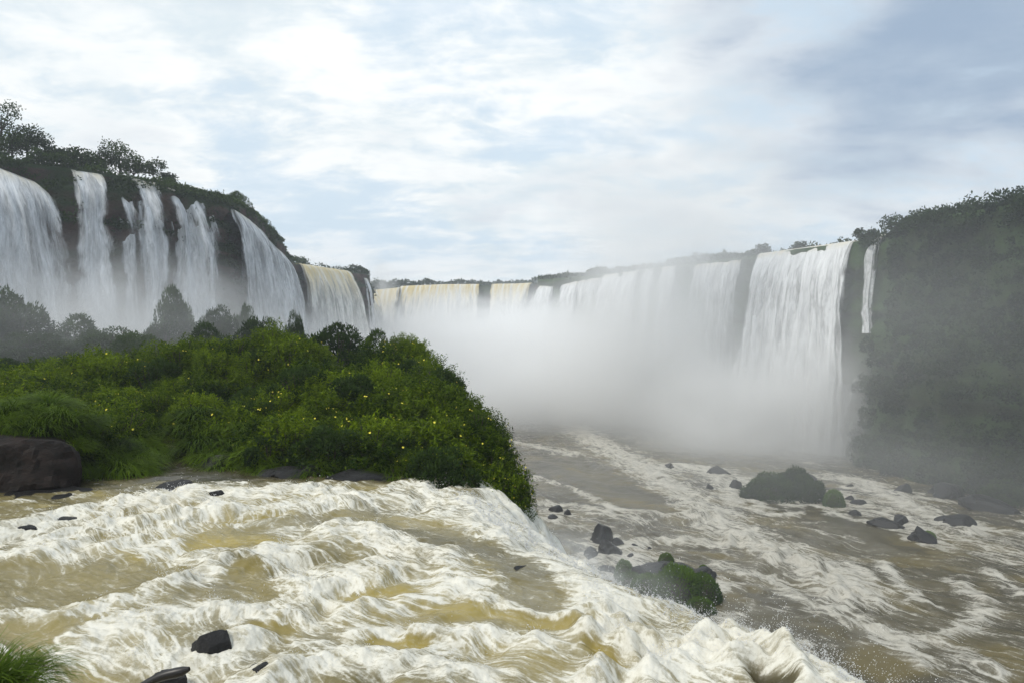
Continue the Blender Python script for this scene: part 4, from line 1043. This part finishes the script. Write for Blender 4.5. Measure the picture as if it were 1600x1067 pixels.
# islets with cushion bushes
CUSH = [grass_mesh('bush', 440 + i, 5200, 0.72, .30, .52, 0.022, M_CUSHION, spreadz=.25) for i in range(2)]
def dome_mesh(seed):
    rng = np.random.default_rng(seed); n = 5200
    d = rand_dirs(n, rng); d[:, 2] = np.abs(d[:, 2]) - .15; d = unit(d)
    rad = 1 + .13 * fbm3(d[:, 0] * 2.4 + seed, d[:, 1] * 2.4, d[:, 2] * 2.4, 3, seed)
    P = d * rad[:, None] * rng.uniform(.86, 1.0, n)[:, None]
    A = unit(d + np.array((0, 0, .15)) + rng.normal(0, .45, (n, 3))); U = side_of(A, rng)
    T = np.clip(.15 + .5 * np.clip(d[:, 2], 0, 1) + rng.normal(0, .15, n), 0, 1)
    V, F, T = leaf_quads(P, A, U, .13, .035, T)
    # solid heart of tangled stems, so the dome is not see-through
    return mesh_np('bush', V, F, M_CUSHION, smooth=False, attrs={'tint': T})
DOME = [dome_mesh(i + 60) for i in range(3)]
HEART = rock_mesh('stem', 88, 3, .84, .84, .84, M_BARK, .2)
def cushion(px, py, wpx, hpx, lab, dbase=None, z=0.0, j=0, ragged=False):
    x, y = at(px, py, z) if dbase is None else (atd(px, py, dbase)[0], dbase)
    zz0 = z if dbase is None else atd(px, py, dbase)[2]
    r = wpx / FPX * y / 2; h = hpx / FPX * y
    o = obj('bush', BIG[j % 4] if ragged else DOME[j % 3], loc=(x, y + r * .3, zz0), label=lab, cat='bush', group='round bushes on the river islets'); o.scale = (r, r, h); o.rotation_euler = (0, 0, j * 1.1)
    hh = obj('stem', HEART, o)
    if ragged: hh.scale = (.62, .62, .62)
def islet_rock(px, py, wpx, hpx, lab, z=0.0, j=0):
    x, y = at(px, py, z); r = wpx / FPX * y / 2; h = hpx / FPX * y
    o = obj('rock', LOWROCK[j % 6], loc=(x, y + r * .3, z - .2), label=lab, cat='rock', group='rocks under the round bushes'); o.scale = (r, r * .7, h); o.rotation_euler = (0, 0, j * .7)
islet_rock(1040, 908, 150, 26, 'wide dark rock base of the near round-bush islet', j=1)
islet_rock(1040, 905, 36, 26, 'upright rock under the topmost round bush of the near islet', j=2)
islet_rock(1005, 908, 50, 24, 'dark rock between the left and topmost round bushes of the near islet', j=3)
islet_rock(1095, 905, 50, 20, 'dark rock on the far right of the near round-bush islet', j=4)
cushion(976, 903, 30, 27, 'small round bush at the left tip of the near islet', j=0)
cushion(985, 921, 50, 24, 'spreading low bush in front of the left tip of the near islet', j=1)
cushion(1016, 932, 62, 32, 'rounded green bush in the left middle of the near islet', j=2)
cushion(1062, 940, 80, 52, 'largest round green bush of the near islet', j=0)
cushion(1098, 940, 62, 40, 'dark round bush at the right end of the near islet', j=1)
cushion(1096, 958, 46, 22, 'low bush at the near right foot of the near islet', j=2)
cushion(1042, 884, 26, 19, 'little round bush on the upright rock, topmost of the near islet', j=1)
cushion(1100, 897, 18, 14, 'tiny bush behind the right end of the near islet', j=2)
islet_rock(1235, 770, 140, 26, 'rock base of the misty bush islet', j=5)
cushion(1208, 780, 84, 38, 'broad dark misty bush on the left of the middle islet', j=0, ragged=True)
cushion(1268, 784, 54, 40, 'square-topped dark bush on the right of the middle islet', j=1, ragged=True)
cushion(1240, 776, 70, 44, 'taller misty bush in the middle of the middle islet', j=3, ragged=True)
cushion(1176, 778, 40, 18, 'low misty bush at the upstream end of the middle islet', j=2, ragged=True)
cushion(1305, 792, 32, 26, 'small bright green dome standing alone right of the middle islet', j=2)
cushion(1530, 770, 40, 26, 'small green bush on the right bank', j=1, ragged=True)
cushion(1572, 790, 66, 38, 'large green bush on the right bank at the edge of the view', j=0, ragged=True)
cushion(1452, 840, 22, 10, 'flat green cushion on the rock below the long dark reef', j=1)

# ------------------------------------------------------------------ spray
def droplets(name, P, R, mat):
    n = len(P)
    base = np.array([(1, 0, 0), (-.6, .8, 0), (-.6, -.8, 0), (0, 0, 1.1), (0, 0, -1.0)])
    f = np.array([(0, 1, 3), (1, 2, 3), (2, 0, 3), (1, 0, 4), (2, 1, 4), (0, 2, 4)])
    V = P[:, None] + base[None] * R[:, None, None] * RNG.uniform(.6, 1.4, (n, 5, 1))
    F = (f[None] + (np.arange(n) * 5)[:, None, None]).reshape(-1, 3)
    return obj(name, mesh_np(name, V.reshape(-1, 3), F, mat), kind='stuff')

Xr, Yr, Zr, Fr, Sr = [a_.ravel() for a_ in RAP]
# jets thrown up where the water breaks over the lip, and finer spatter on the surges
lipm = np.where((Sr > -0.9) & (Sr < 1.0) & (Yr < 24) & (Yr > 8))[0]
ww = Fr[lipm].clip(0, 1) / Yr[lipm] ** -1.0
jets = RNG.choice(lipm, 1000)
Pj, Rj = [], []
for i in jets:
    y = Yr[i]; power = RNG.exponential(0.075) * (2.0 if y < 14.5 else .8)
    k = int(RNG.integers(8, 34))
    t = RNG.uniform(0, 1, k) ** 1.6
    dirv = np.array((.20, -.05, 1.0)) + RNG.normal(0, .35, 3)
    P = np.array((Xr[i], Yr[i], Zr[i])) + np.outer(t * power * 2.2, dirv) + RNG.normal(0, .035, (k, 3)) * (0.4 + 2.0 * t[:, None] * (power + .15))
    Pj.append(P); Rj.append(RNG.uniform(.004, .016, k) * (1 - .55 * t) * (y / 14) ** .7)
surg = np.where((Fr > 0.85) & (Sr < 0) & (Yr < 28))[0]
si = RNG.choice(surg, 1500)
for i in si:
    k = int(RNG.integers(2, 9)); pw = RNG.exponential(.07)
    P = np.array((Xr[i], Yr[i], Zr[i])) + RNG.normal(0, .06, (k, 3)) + np.outer(RNG.uniform(0, 1, k) * pw * 2, (.2, 0, 1))
    Pj.append(P); Rj.append(RNG.uniform(.004, .011, k) * (Yr[i] / 14) ** .7)
droplets('spray', np.concatenate(Pj), np.concatenate(Rj), M_DROP)

# ------------------------------------------------------------------ mist and haze
def ico(name):
    import bmesh
    bm = bmesh.new(); bmesh.ops.create_icosphere(bm, subdivisions=3, radius=1.06)
    me = bpy.data.meshes.new(name); bm.to_mesh(me); bm.free(); return me
def mist(loc, size, density, seed, rot=0.0, **k):
    me = ico('mist'); me.materials.append(mist_material('mist_volume', density, seed=seed, **k))
    o = obj('mist', me, loc=loc, kind='stuff'); o.scale = size; o.rotation_euler = (0, 0, rot)
    return o
mist((4, 340, 14), (108, 95, 54), 0.20, 1.0, lo=.28, hi=.56, scale=2.1)                        # the boiling throat
mist((55, 275, 26), (62, 70, 48), 0.05, 3.0, lo=.25, hi=.65)                     # drifting out of the throat along the right falls
mist((58, 252, 64), (60, 50, 74), 0.050, 4.0, lo=.30, hi=.7, scale=1.3)           # plume rising above the right rim
mist((84, 226, 8), (52, 36, 42), 0.14, 7.0, lo=.25, hi=.6)                       # foot of the huge curtain
mist((-70, 135, 28), (34, 72, 28), 0.11, 9.0, rot=-.12, lo=.3, hi=.65, scale=2.4)            # foot of the left falls
mist((-46, 80, 32), (52, 34, 13), 0.042, 10.0, lo=.3, hi=.65)                      # mist creeping over the bushes
mist((-66, 240, 24), (30, 70, 26), 0.05, 12.0, lo=.25, hi=.6)
mist((-68, 372, 66), (11, 22, 17), 0.05, 15.0, lo=.3, hi=.65)                     # small plume over the left of the throat
mist((75, 165, 26), (80, 95, 50), 0.0060, 18.0, scale=1.2, lo=.2, hi=.8)           # thin drifting veil before the right wall
mist((2.3, 18.8, 28.9), (1.2, 4.0, 1.4), 0.6, 21.0, rot=.5, scale=2.0, lo=.35, hi=.75)   # spray off the lip
mist((62, 150, 7), (95, 110, 15), 0.0045, 24.0, scale=1.5, lo=.2, hi=.8)         # low vapour over the lower river

hz, hn, hout = material('haze_air')
hn.l.new(hn.new('ShaderNodeVolumePrincipled', {'Color': (0.90, 0.94, 1.0), 'Density': 0.0005, 'Anisotropy': 0.2}).outputs[0], hout.inputs['Volume'])
bx0, bx1, by0, by1, bz0, bz1 = -920, 920, -920, 920, -5, 145
Vb = np.array([(x, y, z) for x in (bx0, bx1) for y in (by0, by1) for z in (bz0, bz1)])
Fb = np.array([(0, 1, 3, 2), (4, 6, 7, 5), (0, 4, 5, 1), (2, 3, 7, 6), (0, 2, 6, 4), (1, 5, 7, 3)])
obj('haze', mesh_np('haze', Vb, Fb, hz, smooth=False), kind='stuff')
